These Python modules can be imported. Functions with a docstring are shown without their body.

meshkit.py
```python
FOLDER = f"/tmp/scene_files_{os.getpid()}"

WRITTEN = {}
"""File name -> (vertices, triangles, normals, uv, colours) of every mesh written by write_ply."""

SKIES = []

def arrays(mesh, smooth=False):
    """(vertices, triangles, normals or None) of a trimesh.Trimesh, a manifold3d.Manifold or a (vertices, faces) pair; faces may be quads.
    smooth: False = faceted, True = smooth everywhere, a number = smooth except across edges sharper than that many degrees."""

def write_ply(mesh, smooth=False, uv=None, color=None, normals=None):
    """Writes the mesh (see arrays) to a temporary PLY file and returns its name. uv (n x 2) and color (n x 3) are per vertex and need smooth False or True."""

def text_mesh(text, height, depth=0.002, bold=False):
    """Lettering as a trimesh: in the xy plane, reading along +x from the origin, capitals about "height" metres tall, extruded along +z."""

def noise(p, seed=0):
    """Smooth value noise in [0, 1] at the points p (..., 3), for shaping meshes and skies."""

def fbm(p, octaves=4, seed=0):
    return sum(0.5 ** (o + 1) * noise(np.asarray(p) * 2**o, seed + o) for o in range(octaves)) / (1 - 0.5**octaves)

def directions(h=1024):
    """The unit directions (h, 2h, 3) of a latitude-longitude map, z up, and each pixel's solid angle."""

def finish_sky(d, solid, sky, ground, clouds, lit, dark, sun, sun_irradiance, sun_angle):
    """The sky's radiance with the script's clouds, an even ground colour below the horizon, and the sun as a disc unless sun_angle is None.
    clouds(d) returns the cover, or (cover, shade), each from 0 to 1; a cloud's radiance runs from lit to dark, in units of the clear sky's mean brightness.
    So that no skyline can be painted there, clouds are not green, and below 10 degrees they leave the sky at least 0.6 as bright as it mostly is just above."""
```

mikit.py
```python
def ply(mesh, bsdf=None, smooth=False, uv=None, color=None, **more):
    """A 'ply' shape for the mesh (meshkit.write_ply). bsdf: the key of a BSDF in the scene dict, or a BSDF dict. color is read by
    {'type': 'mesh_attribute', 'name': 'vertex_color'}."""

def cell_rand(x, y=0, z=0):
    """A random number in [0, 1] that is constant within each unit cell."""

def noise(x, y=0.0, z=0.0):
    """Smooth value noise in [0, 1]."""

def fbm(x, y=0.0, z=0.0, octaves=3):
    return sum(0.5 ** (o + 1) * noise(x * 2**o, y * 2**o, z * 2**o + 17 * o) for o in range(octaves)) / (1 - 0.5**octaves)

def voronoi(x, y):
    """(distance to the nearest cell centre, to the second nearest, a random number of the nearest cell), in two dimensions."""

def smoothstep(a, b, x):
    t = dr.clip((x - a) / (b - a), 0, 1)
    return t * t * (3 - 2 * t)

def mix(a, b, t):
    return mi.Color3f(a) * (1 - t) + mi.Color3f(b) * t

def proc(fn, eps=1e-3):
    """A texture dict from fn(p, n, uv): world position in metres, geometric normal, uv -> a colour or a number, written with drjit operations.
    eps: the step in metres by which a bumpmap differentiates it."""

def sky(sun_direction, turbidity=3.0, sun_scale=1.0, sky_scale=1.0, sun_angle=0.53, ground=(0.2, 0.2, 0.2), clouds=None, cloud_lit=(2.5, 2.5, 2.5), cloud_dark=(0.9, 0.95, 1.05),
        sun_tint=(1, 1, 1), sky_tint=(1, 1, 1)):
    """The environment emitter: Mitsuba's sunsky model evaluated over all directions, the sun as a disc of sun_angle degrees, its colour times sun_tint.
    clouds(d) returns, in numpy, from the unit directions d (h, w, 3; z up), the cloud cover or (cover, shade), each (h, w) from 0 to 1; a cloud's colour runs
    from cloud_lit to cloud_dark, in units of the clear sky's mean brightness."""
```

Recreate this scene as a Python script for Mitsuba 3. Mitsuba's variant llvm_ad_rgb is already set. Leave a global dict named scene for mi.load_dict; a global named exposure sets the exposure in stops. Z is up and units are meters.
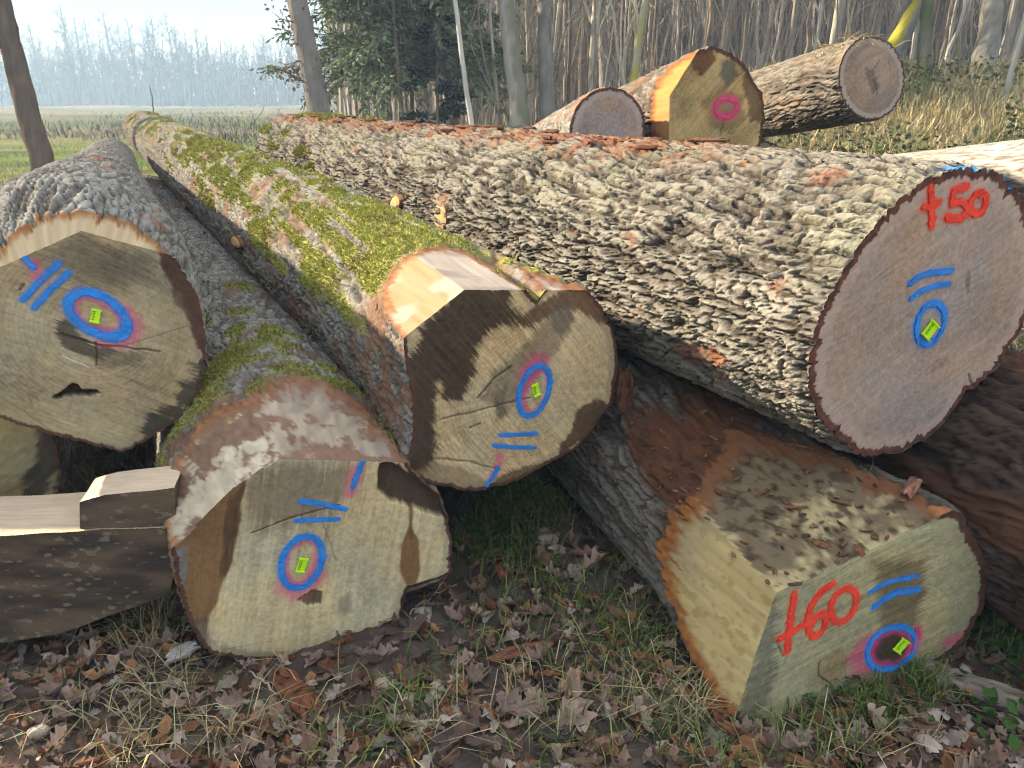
import math, random
import numpy as np, trimesh, mitsuba as mi
import mikit, meshkit
from scipy.spatial import cKDTree
from scipy.interpolate import PchipInterpolator
from scipy.ndimage import gaussian_filter1d
from shapely.geometry import LineString, Polygon, Point
T = mi.ScalarTransform4f
scene, labels = {}, {}

# ------------------------------------------------------------------ camera, light, exposure
EYE, PITCH, FOCAL = np.array([0.0, 0.0, 1.6]), math.radians(20.2), 773.0
FWD = np.array([0, math.cos(PITCH), -math.sin(PITCH)]); UPV = np.array([0, math.sin(PITCH), math.cos(PITCH)]); RGT = np.array([1.0, 0, 0])
scene['haze_air'] = {'type': 'homogeneous', 'albedo': {'type': 'rgb', 'value': [0.95, 0.96, 0.97]}, 'sigma_t': {'type': 'rgb', 'value': [0.0012, 0.0017, 0.0025]}}
scene['camera'] = {'type': 'perspective', 'fov': math.degrees(2 * math.atan(512 / FOCAL)), 'fov_axis': 'x', 'near_clip': 0.05, 'far_clip': 3000.0,
                   'to_world': T().look_at(origin=EYE.tolist(), target=(EYE + FWD).tolist(), up=[0, 0, 1]), 'medium': {'type': 'ref', 'id': 'haze_air'}}
SUN = [-0.83, 0.36, 0.375]
def veil(d):
    # hazy winter sky, the same all the way round: an even pale blue low down, a brighter thin veil of high cloud above
    el = np.degrees(np.arcsin(np.clip(d[..., 2], -1, 1))); t = np.clip((46 - el) / 30, 0, 1); low = t * t * (3 - 2 * t)
    return 0.78 + 0.19 * low + 0.06 * (meshkit.fbm(d * 3.0, 3, 2) - 0.5), low
scene['sky_light'] = mikit.sky(SUN, turbidity=3.0, sun_scale=1.05, sky_scale=1.3, sun_angle=1.3, sun_tint=(0.88, 1.0, 1.22), sky_tint=(0.98, 1.0, 1.03),
    clouds=veil, cloud_lit=(1.45, 1.47, 1.48), cloud_dark=(0.33, 0.44, 0.55), ground=(0.12, 0.11, 0.09))
exposure = 3.9

# ------------------------------------------------------------------ materials
def vc():
    return {'type': 'mesh_attribute', 'name': 'vertex_color'}
def grain_bark(p, n, uv):
    return 0.6 * mikit.noise(p.x * 150, p.y * 150, p.z * 150) + 0.4 * mikit.noise(p.x * 380, p.y * 380, p.z * 380)
def grain_wood(p, n, uv):
    return 0.55 * mikit.noise(uv.x * 60, uv.y * 700) + 0.45 * mikit.noise(uv.x * 900, uv.y * 900)
scene['mat_bark'] = {'type': 'twosided', 'b': {'type': 'bumpmap', 'tex': mikit.proc(grain_bark, 8e-4), 'scale': 0.0060, 'b': {'type': 'diffuse', 'reflectance': vc()}}}
scene['mat_wood'] = {'type': 'twosided', 'b': {'type': 'bumpmap', 'tex': mikit.proc(grain_wood, 8e-4), 'scale': 0.0011, 'b': {'type': 'diffuse', 'reflectance': vc()}}}
scene['mat_soft'] = {'type': 'twosided', 'b': {'type': 'diffuse', 'reflectance': vc()}}
def rgb(c):
    return {'type': 'rgb', 'value': list(c)}
def paint_tone(c):
    def fn(p, n, uv):        # thin spray paint: the wood shows through where the fibres stand up
        a = mikit.fbm(p.x * 190, p.y * 190, p.z * 420, 3); b = mikit.noise(p.x * 34, p.y * 34, p.z * 34)
        return mikit.mix(mi.Color3f(*c) * (0.75 + 0.5 * b), mi.Color3f(0.30, 0.24, 0.16), mikit.smoothstep(0.53, 0.68, a) * 0.55)
    return fn
for nm, c in (('blue', (0.008, 0.22, 0.72)), ('red', (0.85, 0.045, 0.025)), ('pink', (0.70, 0.05, 0.16))):
    scene['paint_' + nm] = {'type': 'twosided', 'b': {'type': 'bumpmap', 'tex': mikit.proc(grain_bark, 8e-4), 'scale': 0.0012, 'b': {'type': 'principled', 'base_color': mikit.proc(paint_tone(c)), 'roughness': 0.7, 'specular': 0.2}}}
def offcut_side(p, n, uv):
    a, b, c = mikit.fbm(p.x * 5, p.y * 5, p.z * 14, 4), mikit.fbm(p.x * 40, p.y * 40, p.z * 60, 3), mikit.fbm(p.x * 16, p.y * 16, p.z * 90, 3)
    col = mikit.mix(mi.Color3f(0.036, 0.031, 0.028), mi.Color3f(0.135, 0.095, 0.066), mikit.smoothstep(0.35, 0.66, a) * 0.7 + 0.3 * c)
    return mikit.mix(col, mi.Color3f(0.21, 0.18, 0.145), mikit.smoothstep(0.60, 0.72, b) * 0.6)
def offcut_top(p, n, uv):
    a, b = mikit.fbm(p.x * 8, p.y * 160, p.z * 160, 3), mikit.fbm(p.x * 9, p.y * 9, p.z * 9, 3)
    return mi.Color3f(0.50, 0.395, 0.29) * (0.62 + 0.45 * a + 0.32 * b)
for nm, fn in (('side', offcut_side), ('top', offcut_top)):
    scene['mat_offcut_' + nm] = {'type': 'twosided', 'b': {'type': 'bumpmap', 'tex': mikit.proc(grain_bark, 8e-4), 'scale': 0.0022, 'b': {'type': 'diffuse', 'reflectance': mikit.proc(fn)}}}
scene['tag_plastic'] = {'type': 'twosided', 'b': {'type': 'principled', 'base_color': rgb((0.50, 0.85, 0.02)), 'roughness': 0.4}}
scene['tag_ink'] = {'type': 'twosided', 'b': {'type': 'diffuse', 'reflectance': rgb((0.05, 0.16, 0.01))}}

# ------------------------------------------------------------------ helpers
noise, fbm = meshkit.noise, meshkit.fbm
def ray(px, py):
    return FWD + RGT * (px - 512) / FOCAL - UPV * (py - 384) / FOCAL
def at(px, py, d):
    return EYE + ray(px, py) * d
def sstep(a, b, x):
    t = np.clip((x - a) / (b - a), 0, 1); return t * t * (3 - 2 * t)
def lerp(a, b, t):
    t = np.asarray(t)[..., None]; return np.asarray(a) * (1 - t) + np.asarray(b) * t
def unit(v):
    v = np.asarray(v, float); return v / np.maximum(np.linalg.norm(v, axis=-1, keepdims=True), 1e-12)
USED = {}
def numbered(name):
    n = USED.get(name, 0); USED[name] = n + 1
    return name if n == 0 else f'{name}_{n:03d}'
def thing(name, label=None, cat=None, group=None, kind=None):
    key = numbered(name)
    d = {}
    if label: d['label'] = label
    if cat: d['category'] = cat
    if group: d['group'] = group
    if kind: d['kind'] = kind
    labels[key] = d
    return key
def part(parent, name, shape, label=None, kind=None):
    key = numbered(parent + '__' + name)
    scene[key] = shape
    if label or kind: labels[key] = {**({'label': label} if label else {}), **({'kind': kind} if kind else {})}
    return key
def mesh(v, f, mat, col, smooth=False, uv=None, to_world=None):
    col = np.clip(np.broadcast_to(np.asarray(col, float), (len(v), 3)), 0.004, 0.9)
    if uv is None: uv = np.asarray(v)[:, :2]
    d = mikit.ply((np.asarray(v, float), np.asarray(f, int)), mat, smooth=smooth, uv=uv, color=col)
    if to_world is not None: d['to_world'] = to_world
    return d
def ground_z(x, y):
    x, y = np.asarray(x, float), np.asarray(y, float)
    right = sstep(-2.5, 4.5, x - 0.12 * (y - 8))
    z = 2.1 * sstep(2.5, 16, y) * right + 0.012 * np.clip(y - 16, 0, 70) * right
    p = np.stack([x, y, 0 * x], -1)
    z = z + 0.05 * (fbm(p * 1.3, 3, 5) - 0.5) + 0.035 * (fbm(p * 5.0, 3, 6) - 0.5) * sstep(40, 10, y)
    z = z + (0.5 * (fbm(p * 0.05, 2, 8) - 0.5) + 0.7 * (fbm(p * [0.10, 0.3, 1], 3, 18) - 0.5)) * sstep(14, 60, y) * sstep(0, -4, x)
    return z - 0.005

# ------------------------------------------------------------------ ground, sky air
def axis_steps(lo, hi, flo, fhi, fine, grow):
    c = list(np.arange(flo, fhi, fine)); d = fine
    while c[-1] < hi: d *= grow; c.append(c[-1] + d)
    a = [flo]; d = fine
    while a[-1] > lo: d *= grow; a.append(a[-1] - d)
    return np.array(a[:0:-1] + c)
gx = axis_steps(-600, 600, -1.6, 1.9, 0.016, 1.075); gy = axis_steps(-200, 800, 1.2, 2.5, 0.017, 1.055)
GX, GY = np.meshgrid(gx, gy); gp = np.stack([GX.ravel(), GY.ravel(), 0 * GX.ravel()], -1)
near = sstep(5, 3, np.hypot(gp[:, 0], gp[:, 1] - 1.5))
gz = ground_z(gp[:, 0], gp[:, 1]) + near * (0.022 * (fbm(gp * 22, 4, 11) - 0.5) + 0.02 * (noise(gp * 55, 12) - 0.5))
gv = np.stack([gp[:, 0], gp[:, 1], gz], -1)
nx, ny = len(gx), len(gy); ii, jj = np.meshgrid(np.arange(nx - 1), np.arange(ny - 1)); q = (jj * nx + ii).ravel()
gf = np.vstack([np.stack([q, q + 1, q + nx + 1], -1), np.stack([q, q + nx + 1, q + nx], -1)])
soil = lerp((0.045, 0.036, 0.032), (0.12, 0.095, 0.08), fbm(gp * 30, 3, 1))
soil = lerp(soil, (0.085, 0.07, 0.042), sstep(0.5, 0.7, fbm(gp * 3, 3, 2)))
field = lerp((0.075, 0.115, 0.025), (0.17, 0.17, 0.07), sstep(0.42, 0.62, fbm(gp * np.array([0.12, 0.35, 1]), 4, 3)))
field = lerp(field, (0.075, 0.058, 0.04), 0.8 * sstep(0.54, 0.66, fbm(gp * np.array([0.5, 1.4, 1]), 3, 31)))
pale = lerp((0.15, 0.13, 0.085), (0.085, 0.095, 0.045), sstep(0.35, 0.65, fbm(gp * np.array([0.05, 0.14, 1]), 4, 4)))
field = lerp(field, pale, sstep(24, 48, gp[:, 1]))
field = lerp((0.17, 0.13, 0.075), field, sstep(8, 12, gp[:, 1] + 2 * (fbm(gp * 0.4, 2, 9) - 0.5)))
wood = lerp((0.12, 0.085, 0.05), (0.19, 0.15, 0.09), fbm(gp * 1.5, 3, 7))
bank = lerp((0.25, 0.20, 0.11), (0.085, 0.10, 0.035), sstep(0.45, 0.62, fbm(gp * 0.8, 3, 12)))
bank = lerp(bank, wood, sstep(13, 17, gp[:, 1]))
gc = lerp(field, bank, sstep(-3.5, -0.5, gp[:, 0] - 0.1 * (gp[:, 1] - 8)))
gc = lerp(gc, soil, sstep(6.5, 4.0, np.hypot(gp[:, 0], gp[:, 1] - 1.5)))
scene['ground'] = mesh(gv, gf, 'mat_soft', gc, smooth=True)
labels['ground'] = {'label': 'bare soil and rough field running back to the far wood', 'kind': 'structure'}
USED['ground'] = 1
scene['haze'] = {'type': 'cube', 'to_world': T().translate([0, 330, 13]).scale([800, 640, 15]), 'bsdf': {'type': 'null'}, 'interior': {'type': 'ref', 'id': 'haze_air'}}
labels['haze'] = {'label': 'pale winter morning haze in the air', 'category': 'haze', 'kind': 'stuff'}

# ------------------------------------------------------------------ logs
def sdf(p, poly):
    poly = np.asarray(poly, float); d = np.full(len(p), 1e9); inside = np.zeros(len(p), bool)
    for a, b in zip(poly, np.roll(poly, -1, 0)):
        e = b - a; w = p - a
        t = np.clip((w @ e) / max(e @ e, 1e-12), 0, 1)
        d = np.minimum(d, np.linalg.norm(w - t[:, None] * e, axis=1))
        c = (a[1] > p[:, 1]) != (b[1] > p[:, 1])
        xi = a[0] + (p[:, 1] - a[1]) * e[0] / (e[1] if abs(e[1]) > 1e-12 else 1e-12)
        inside ^= c & (p[:, 0] < xi)
    return np.where(inside, -d, d)
def seg_dist(p, line):
    d = np.full(len(p), 1e9)
    for a, b in zip(line[:-1], line[1:]):
        e = b - a; w = p - a; t = np.clip((w @ e) / max(e @ e, 1e-12), 0, 1)
        d = np.minimum(d, np.linalg.norm(w - t[:, None] * e, axis=1))
    return d
def cells(x, y, seed):
    """two-dimensional worley cells: (f1, f2, offset to the centre, three random numbers of the cell)"""
    r = np.random.default_rng(seed)
    x0, y0 = math.floor(x.min()) - 2, math.floor(y.min()) - 2
    nx_, ny_ = int(math.ceil(x.max())) - x0 + 2, int(math.ceil(y.max())) - y0 + 2
    X, Y = np.meshgrid(np.arange(nx_), np.arange(ny_))
    c = np.stack([X.ravel() + x0, Y.ravel() + y0], -1) + r.uniform(0.05, 0.95, (nx_ * ny_, 2))
    rnd = r.uniform(0, 1, (len(c), 3))
    d, i = cKDTree(c).query(np.stack([x, y], -1), k=2)
    return d[:, 0], d[:, 1], np.stack([x, y], -1) - c[i[:, 0]], rnd[i[:, 0]]
STYLE = {  # plate size along / around, depth, tilt, colours of plate tops (two) and of the fissures
    'rugged': dict(ws=0.078, wu=0.0255, depth=0.022, tilt=0.6, slant=0.10, top=((0.155, 0.143, 0.122), (0.27, 0.254, 0.222)), low=(0.036, 0.027, 0.021)),
    'scaly': dict(ws=0.062, wu=0.024, depth=0.0115, tilt=0.55, slant=0.18, top=((0.155, 0.148, 0.135), (0.30, 0.29, 0.265)), low=(0.060, 0.050, 0.042)),
    'furrowed': dict(ws=0.15, wu=0.032, depth=0.018, tilt=0.5, slant=0.1, top=((0.115, 0.103, 0.088), (0.225, 0.208, 0.18)), low=(0.06, 0.046, 0.038)),
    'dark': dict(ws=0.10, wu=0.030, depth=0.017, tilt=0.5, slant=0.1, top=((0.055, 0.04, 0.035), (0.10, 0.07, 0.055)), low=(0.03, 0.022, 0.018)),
    'barkless': dict(ws=0.60, wu=0.03, depth=0.005, tilt=0.3, slant=0.05, top=((0.27, 0.255, 0.23), (0.46, 0.44, 0.40)), low=(0.12, 0.10, 0.085)),
}
def bark(u, s, P, st, seed, age):
    w = 0.6 * st['wu']
    us = np.stack([u, s, 0 * u], -1)
    wa = (noise(us * [16, 9, 1], seed) - 0.5) * w * 1.7 + (noise(us * [5, 3, 1], seed + 1) - 0.5) * w * 4 + (noise(P * 60, seed + 12) - 0.5) * w * 0.6
    wb = (noise(us * [14, 10, 1], seed + 2) - 0.5) * st['ws'] * 0.8 + (noise(us * [60, 20, 1], seed + 13) - 0.5) * st['ws'] * 0.45
    uu = u + wa + st['slant'] * s; ss = s + wb
    f1, f2, off, rnd = cells(uu / st['wu'], ss / st['ws'], seed + 3)
    edge = sstep(0.02, 0.20, f2 - f1)
    fq = np.stack([uu / st['wu'] * 0.62, ss / st['ws'] * 0.20, 0 * u], -1)
    fiss = sstep(0.0, 0.085, np.abs(fbm(fq, 3, seed + 4) - 0.5))                  # long wandering fissures
    pit = sstep(0.60, 0.72, noise(np.stack([uu / st['wu'] * 0.9, ss / st['ws'] * 1.1, 0 * u], -1), seed + 14))
    tilt = (off[:, 0] * (rnd[:, 0] - 0.5) * 1.2 + off[:, 1] * (rnd[:, 1] - 0.2) * 1.6) * st['tilt']
    fine = 0.75 * (fbm(P * 70, 4, seed + 5) - 0.5) + 0.45 * (noise(P * 190, seed + 15) - 0.5)
    h = st['depth'] * (0.36 * edge * (0.75 + 0.5 * rnd[:, 2]) + 0.80 * fiss - 0.50 * pit * (1 - 0.4 * edge) + 0.75 * tilt * edge + 0.62 * fine * age)
    return h, np.clip(edge * (0.45 + 0.55 * fiss) * (1 - 0.5 * pit), 0, 1), rnd, fine
LOGS = {}
def make_log(label, stations, normal, outline, facets, style, seed, bark_paint=None, face=None, group=None, fine=1.0, blend=0.6, tb=0.014, sap=0.028, lumps=0.03, coarse=False, name='log', far_cut=True, moss=None, age=1.0):
    key = thing(name, label, 'log', group)
    st = STYLE[style]
    C = np.array([at(*q[:3]) for q in stations]); rad = np.array([q[3] for q in stations])
    S = np.concatenate([[0], np.cumsum(np.linalg.norm(np.diff(C, axis=0), axis=1))]); L = S[-1]
    cen, rr = PchipInterpolator(S, C) if len(S) > 2 else (lambda s: C[0] + np.asarray(s)[..., None] / L * (C[1] - C[0])), (PchipInterpolator(S, rad) if len(S) > 2 else (lambda s: rad[0] + np.asarray(s) / L * (rad[1] - rad[0])))
    n = unit(normal if normal is not None else C[0] - C[1])
    e1 = unit(np.cross([0, 0, 1], n)); e2 = np.cross(n, e1)
    def plane(px, py):
        w = ray(px, py); X = EYE + w * (((C[0] - EYE) @ n) / (w @ n)); return np.array([(X - C[0]) @ e1, (X - C[0]) @ e2])
    def line(pts): return np.array([plane(*q) for q in pts])
    TH = np.linspace(-math.pi, math.pi, 1441)
    if outline is not None:
        poly = line(outline); o = np.full(len(TH), 0.0); dx, dy = np.cos(TH), np.sin(TH)
        for a, b in zip(poly, np.roll(poly, -1, 0)):
            e = b - a; den = dx * e[1] - dy * e[0]; den = np.where(np.abs(den) < 1e-12, 1e-12, den)
            t = (a[0] * e[1] - a[1] * e[0]) / den; k = (a[0] * dy - a[1] * dx) / den
            ok = (t > 0) & (k >= -1e-6) & (k <= 1 + 1e-6); o = np.where(ok, np.maximum(o, t), o)
        o = gaussian_filter1d(o[:-1], 5, mode='wrap'); o = np.append(o, o[0])
    else:
        o = np.full(len(TH), rad[0])
    fac = []
    for fc in facets:
        a, b = line(fc['edge']); e = unit(b - a); m = np.array([e[1], -e[0]])
        if m @ a < 0: m = -m
        fac.append((math.atan2(m[1], m[0]), m @ a, fc['k'], fc.get('rough', 1.0)))
    def radius(s, th):
        """natural radius with bark, radius with the trimming cuts, which cut (0 = bark), and the bark's fields"""
        th = (th + math.pi) % (2 * math.pi) - math.pi
        R = rr(s); c = cen(s)
        dirv = np.cos(th)[:, None] * e1 + np.sin(th)[:, None] * e2
        w = 1 - sstep(0, blend, s)
        q = np.stack([np.cos(th) * 1.6, np.sin(th) * 1.6, s * 0.9], -1) + seed
        R = R * (1 + lumps * 2 * (fbm(q, 3, seed) - 0.5))
        R = R * (1 - w) + np.interp(th, TH, o) * w
        P = c + dirv * R[:, None]
        h, crack, rnd, fn = bark(th * rad[0], s, P, st, seed, age); h = h * (0.62 + 0.38 * sstep(0.0, 0.05, s))
        rb = R - st['depth'] * 0.75 + h
        rc = np.full(len(s), 1e9); idx = np.zeros(len(s), int)
        for k, (tc, d0, sl, ro) in enumerate(fac):
            cs = np.cos(th - tc)
            v = np.where(cs > 0.05, (d0 + sl * s + ro * (0.004 * (fbm(P * 14, 3, seed + 20 + k) - 0.5) + 0.0016 * (noise(P * 90, seed + k) - 0.5)) + (ro > 1) * 0.006 * (sstep(0.48, 0.53, fbm(P * 24, 3, seed + 30 + k)) - 0.5)) / np.maximum(cs, 0.05), 1e9)
            hit = v < rc; rc = np.where(hit, v, rc); idx = np.where(hit, k + 1, idx)
        cut = rc < rb
        return rb, np.where(cut, rc, rb), np.where(cut, idx, 0), dict(h=h, crack=crack, rnd=rnd, fine=fn, dir=dirv, c=c, w=w)
    # ---- rows along the log, columns round it (denser on the side that the camera can see)
    s = [0.0]
    while s[-1] < L:
        d = np.linalg.norm(cen(np.array(s[-1])) - EYE); s.append(s[-1] + max(0.0052, d * 0.0032) * fine)
    s = np.array(s); s[-1] = L
    tt = np.linspace(-math.pi, math.pi, 361)[:-1]; vis = np.full(len(tt), -1.0)
    for sx in np.linspace(0, L, 6):
        c = cen(np.array(sx)); dv = np.cos(tt)[:, None] * e1 + np.sin(tt)[:, None] * e2
        vis = np.maximum(vis, (unit(EYE - (c + dv * rr(np.array(sx)))) * dv).sum(1))
    step = np.where(vis > -0.12, 0.0055, 0.020) * fine / rad[0]
    cum = np.concatenate([[0], np.cumsum((2 * math.pi / 360) / step)]); nth = int(cum[-1]) + 1
    th = np.interp(np.linspace(0, cum[-1], nth + 1)[:-1], cum, np.append(tt, math.pi))
    SS, TT = np.meshgrid(s, th, indexing='ij'); sf, tf = SS.ravel(), TT.ravel()
    rb, r, idx, cx = radius(sf, tf)
    P = cx['c'] + cx['dir'] * r[:, None]
    depth_in = rb - r
    # ---- colours
    top = lerp(st['top'][0], st['top'][1], np.clip(0.35 * cx['rnd'][:, 0] + 1.5 * cx['fine'] + 0.9 * (fbm(P * 5, 3, seed + 9) - 0.5) + 0.32, 0, 1))
    col = lerp(st['low'], top, np.clip(0.08 + 1.0 * cx['crack'] ** 1.3 + 0.5 * cx['fine'], 0, 1))
    mossy = np.zeros(len(P))
    if bark_paint is not None: col, mossy = bark_paint(col, P, cx, sf, tf)
    P = P + cx['dir'] * (np.where(idx == 0, mossy, 0) * (0.004 + 0.006 * noise(P * 120, seed)))[:, None]
    for k, fc in enumerate(facets):
        m = idx == k + 1
        if m.any():
            g = fbm(np.stack([tf[m] * rad[0] * 60, sf[m] * 5, 0 * sf[m]], -1), 3, seed + 40 + k)
            c = lerp(np.array(fc['col']) * 0.72, np.minimum(np.array(fc['col']) * 1.18, 0.85), g)
            if 'paint' in fc: c = fc['paint'](c, P[m], sf[m], depth_in[m])
            inner = sstep(tb * 1.8, tb * 0.7, depth_in[m] + 0.006 * (noise(P[m] * 50, seed) - 0.5))
            c = lerp(c, lerp((0.15, 0.06, 0.03), fc.get('rim', (0.36, 0.15, 0.055)), noise(P[m] * 60, seed + 1)), inner * fc.get('rimw', 1.0))
            col[m] = c
    ns = len(s); i, j = np.meshgrid(np.arange(ns - 1), np.arange(nth), indexing='ij')
    a, b = (i * nth + j).ravel(), (i * nth + (j + 1) % nth).ravel(); c_, d_ = a + nth, b + nth
    quads = np.stack([a, b, d_, c_], -1)
    fid = np.sort(idx[quads], axis=1)[:, 1]
    same = (idx[quads] == idx[quads][:, :1]).all(1); fid = np.where(same, idx[quads][:, 0], fid)
    uv = np.stack([sf, tf * rad[0]], -1)
    for k in range(len(facets) + 1):
        qd = quads[fid == k]
        if len(qd) == 0: continue
        used, inv = np.unique(qd, return_inverse=True); qd = inv.reshape(qd.shape)
        f = np.vstack([qd[:, [0, 1, 2]], qd[:, [0, 2, 3]]])
        if k == 0: part(key, 'bark', mesh(P[used], f, 'mat_bark', col[used], smooth=True, uv=uv[used]))
        else: part(key, 'trimmed_facet', mesh(P[used], f, 'mat_wood', col[used], smooth=True, uv=uv[used]), label=facets[k - 1].get('label'))
    # ---- the sawn end that faces the camera
    far_ = max(1.0, stations[0][2] / 2.3); nt = 160 if coarse else int(540 / far_); nr = 30 if coarse else int(rad[0] / (0.0036 * far_))
    ft = np.linspace(-math.pi, math.pi, nt + 1)[:-1]
    frb, fr, fidx, _ = radius(np.zeros(nt), ft)
    k = np.linspace(0, 1, nr + 1)[1:]
    uvf = np.concatenate([[[0, 0]], (k[:, None, None] * (fr[:, None] * np.stack([np.cos(ft), np.sin(ft)], -1))[None]).reshape(-1, 2)])
    dep = np.concatenate([[1.0], (frb[None] - k[:, None] * fr[None]).ravel()])
    F = dict(base=(0.30, 0.25, 0.18), pith=None, grain=0.6, **{}) | (face or {})
    cf, dent = face_look(uvf, dep, F, line, seed, tb, sap)
    Pf = C[0] + uvf[:, :1] * e1 + uvf[:, 1:] * e2 + n * (-dent)[:, None]
    i, j = np.meshgrid(np.arange(nr - 1), np.arange(nt), indexing='ij')
    a, b = (1 + i * nt + j).ravel(), (1 + i * nt + (j + 1) % nt).ravel()
    f = np.vstack([np.stack([a, a + nt, b + nt], -1), np.stack([a, b + nt, b], -1), np.stack([np.zeros(nt, int), 1 + np.arange(nt), 1 + (np.arange(nt) + 1) % nt], -1)])
    ga = F['grain']; uvr = np.stack([uvf[:, 0] * math.cos(ga) + uvf[:, 1] * math.sin(ga), -uvf[:, 0] * math.sin(ga) + uvf[:, 1] * math.cos(ga)], -1)
    part(key, 'cut_face', mesh(Pf, f, 'mat_wood', cf, smooth=False if coarse else True, uv=uvr), label=F.get('label'))
    if far_cut:
        nt2 = 64; f2 = np.linspace(-math.pi, math.pi, nt2 + 1)[:-1]
        _, r2, _, c2 = radius(np.full(nt2, L), f2)
        v = np.vstack([cen(np.array(L))[None], c2['c'] + c2['dir'] * r2[:, None]])
        ff = np.stack([np.zeros(nt2, int), 1 + (np.arange(nt2) + 1) % nt2, 1 + np.arange(nt2)], -1)
        part(key, 'cut_face', mesh(v, ff, 'mat_wood', (0.32, 0.26, 0.19), uv=np.zeros((len(v), 2))))
    info = dict(key=key, C=C, n=n, e1=e1, e2=e2, plane=plane, line=line, P=P, idx=idx, moss=mossy, dir=cx['dir'], s=sf, th=tf, radius=radius, cen=cen)
    strokes(info, F)
    return info
PAINT = {'blue': (0.008, 0.22, 0.72), 'red': (0.85, 0.045, 0.025), 'pink': (0.62, 0.06, 0.20)}
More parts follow.
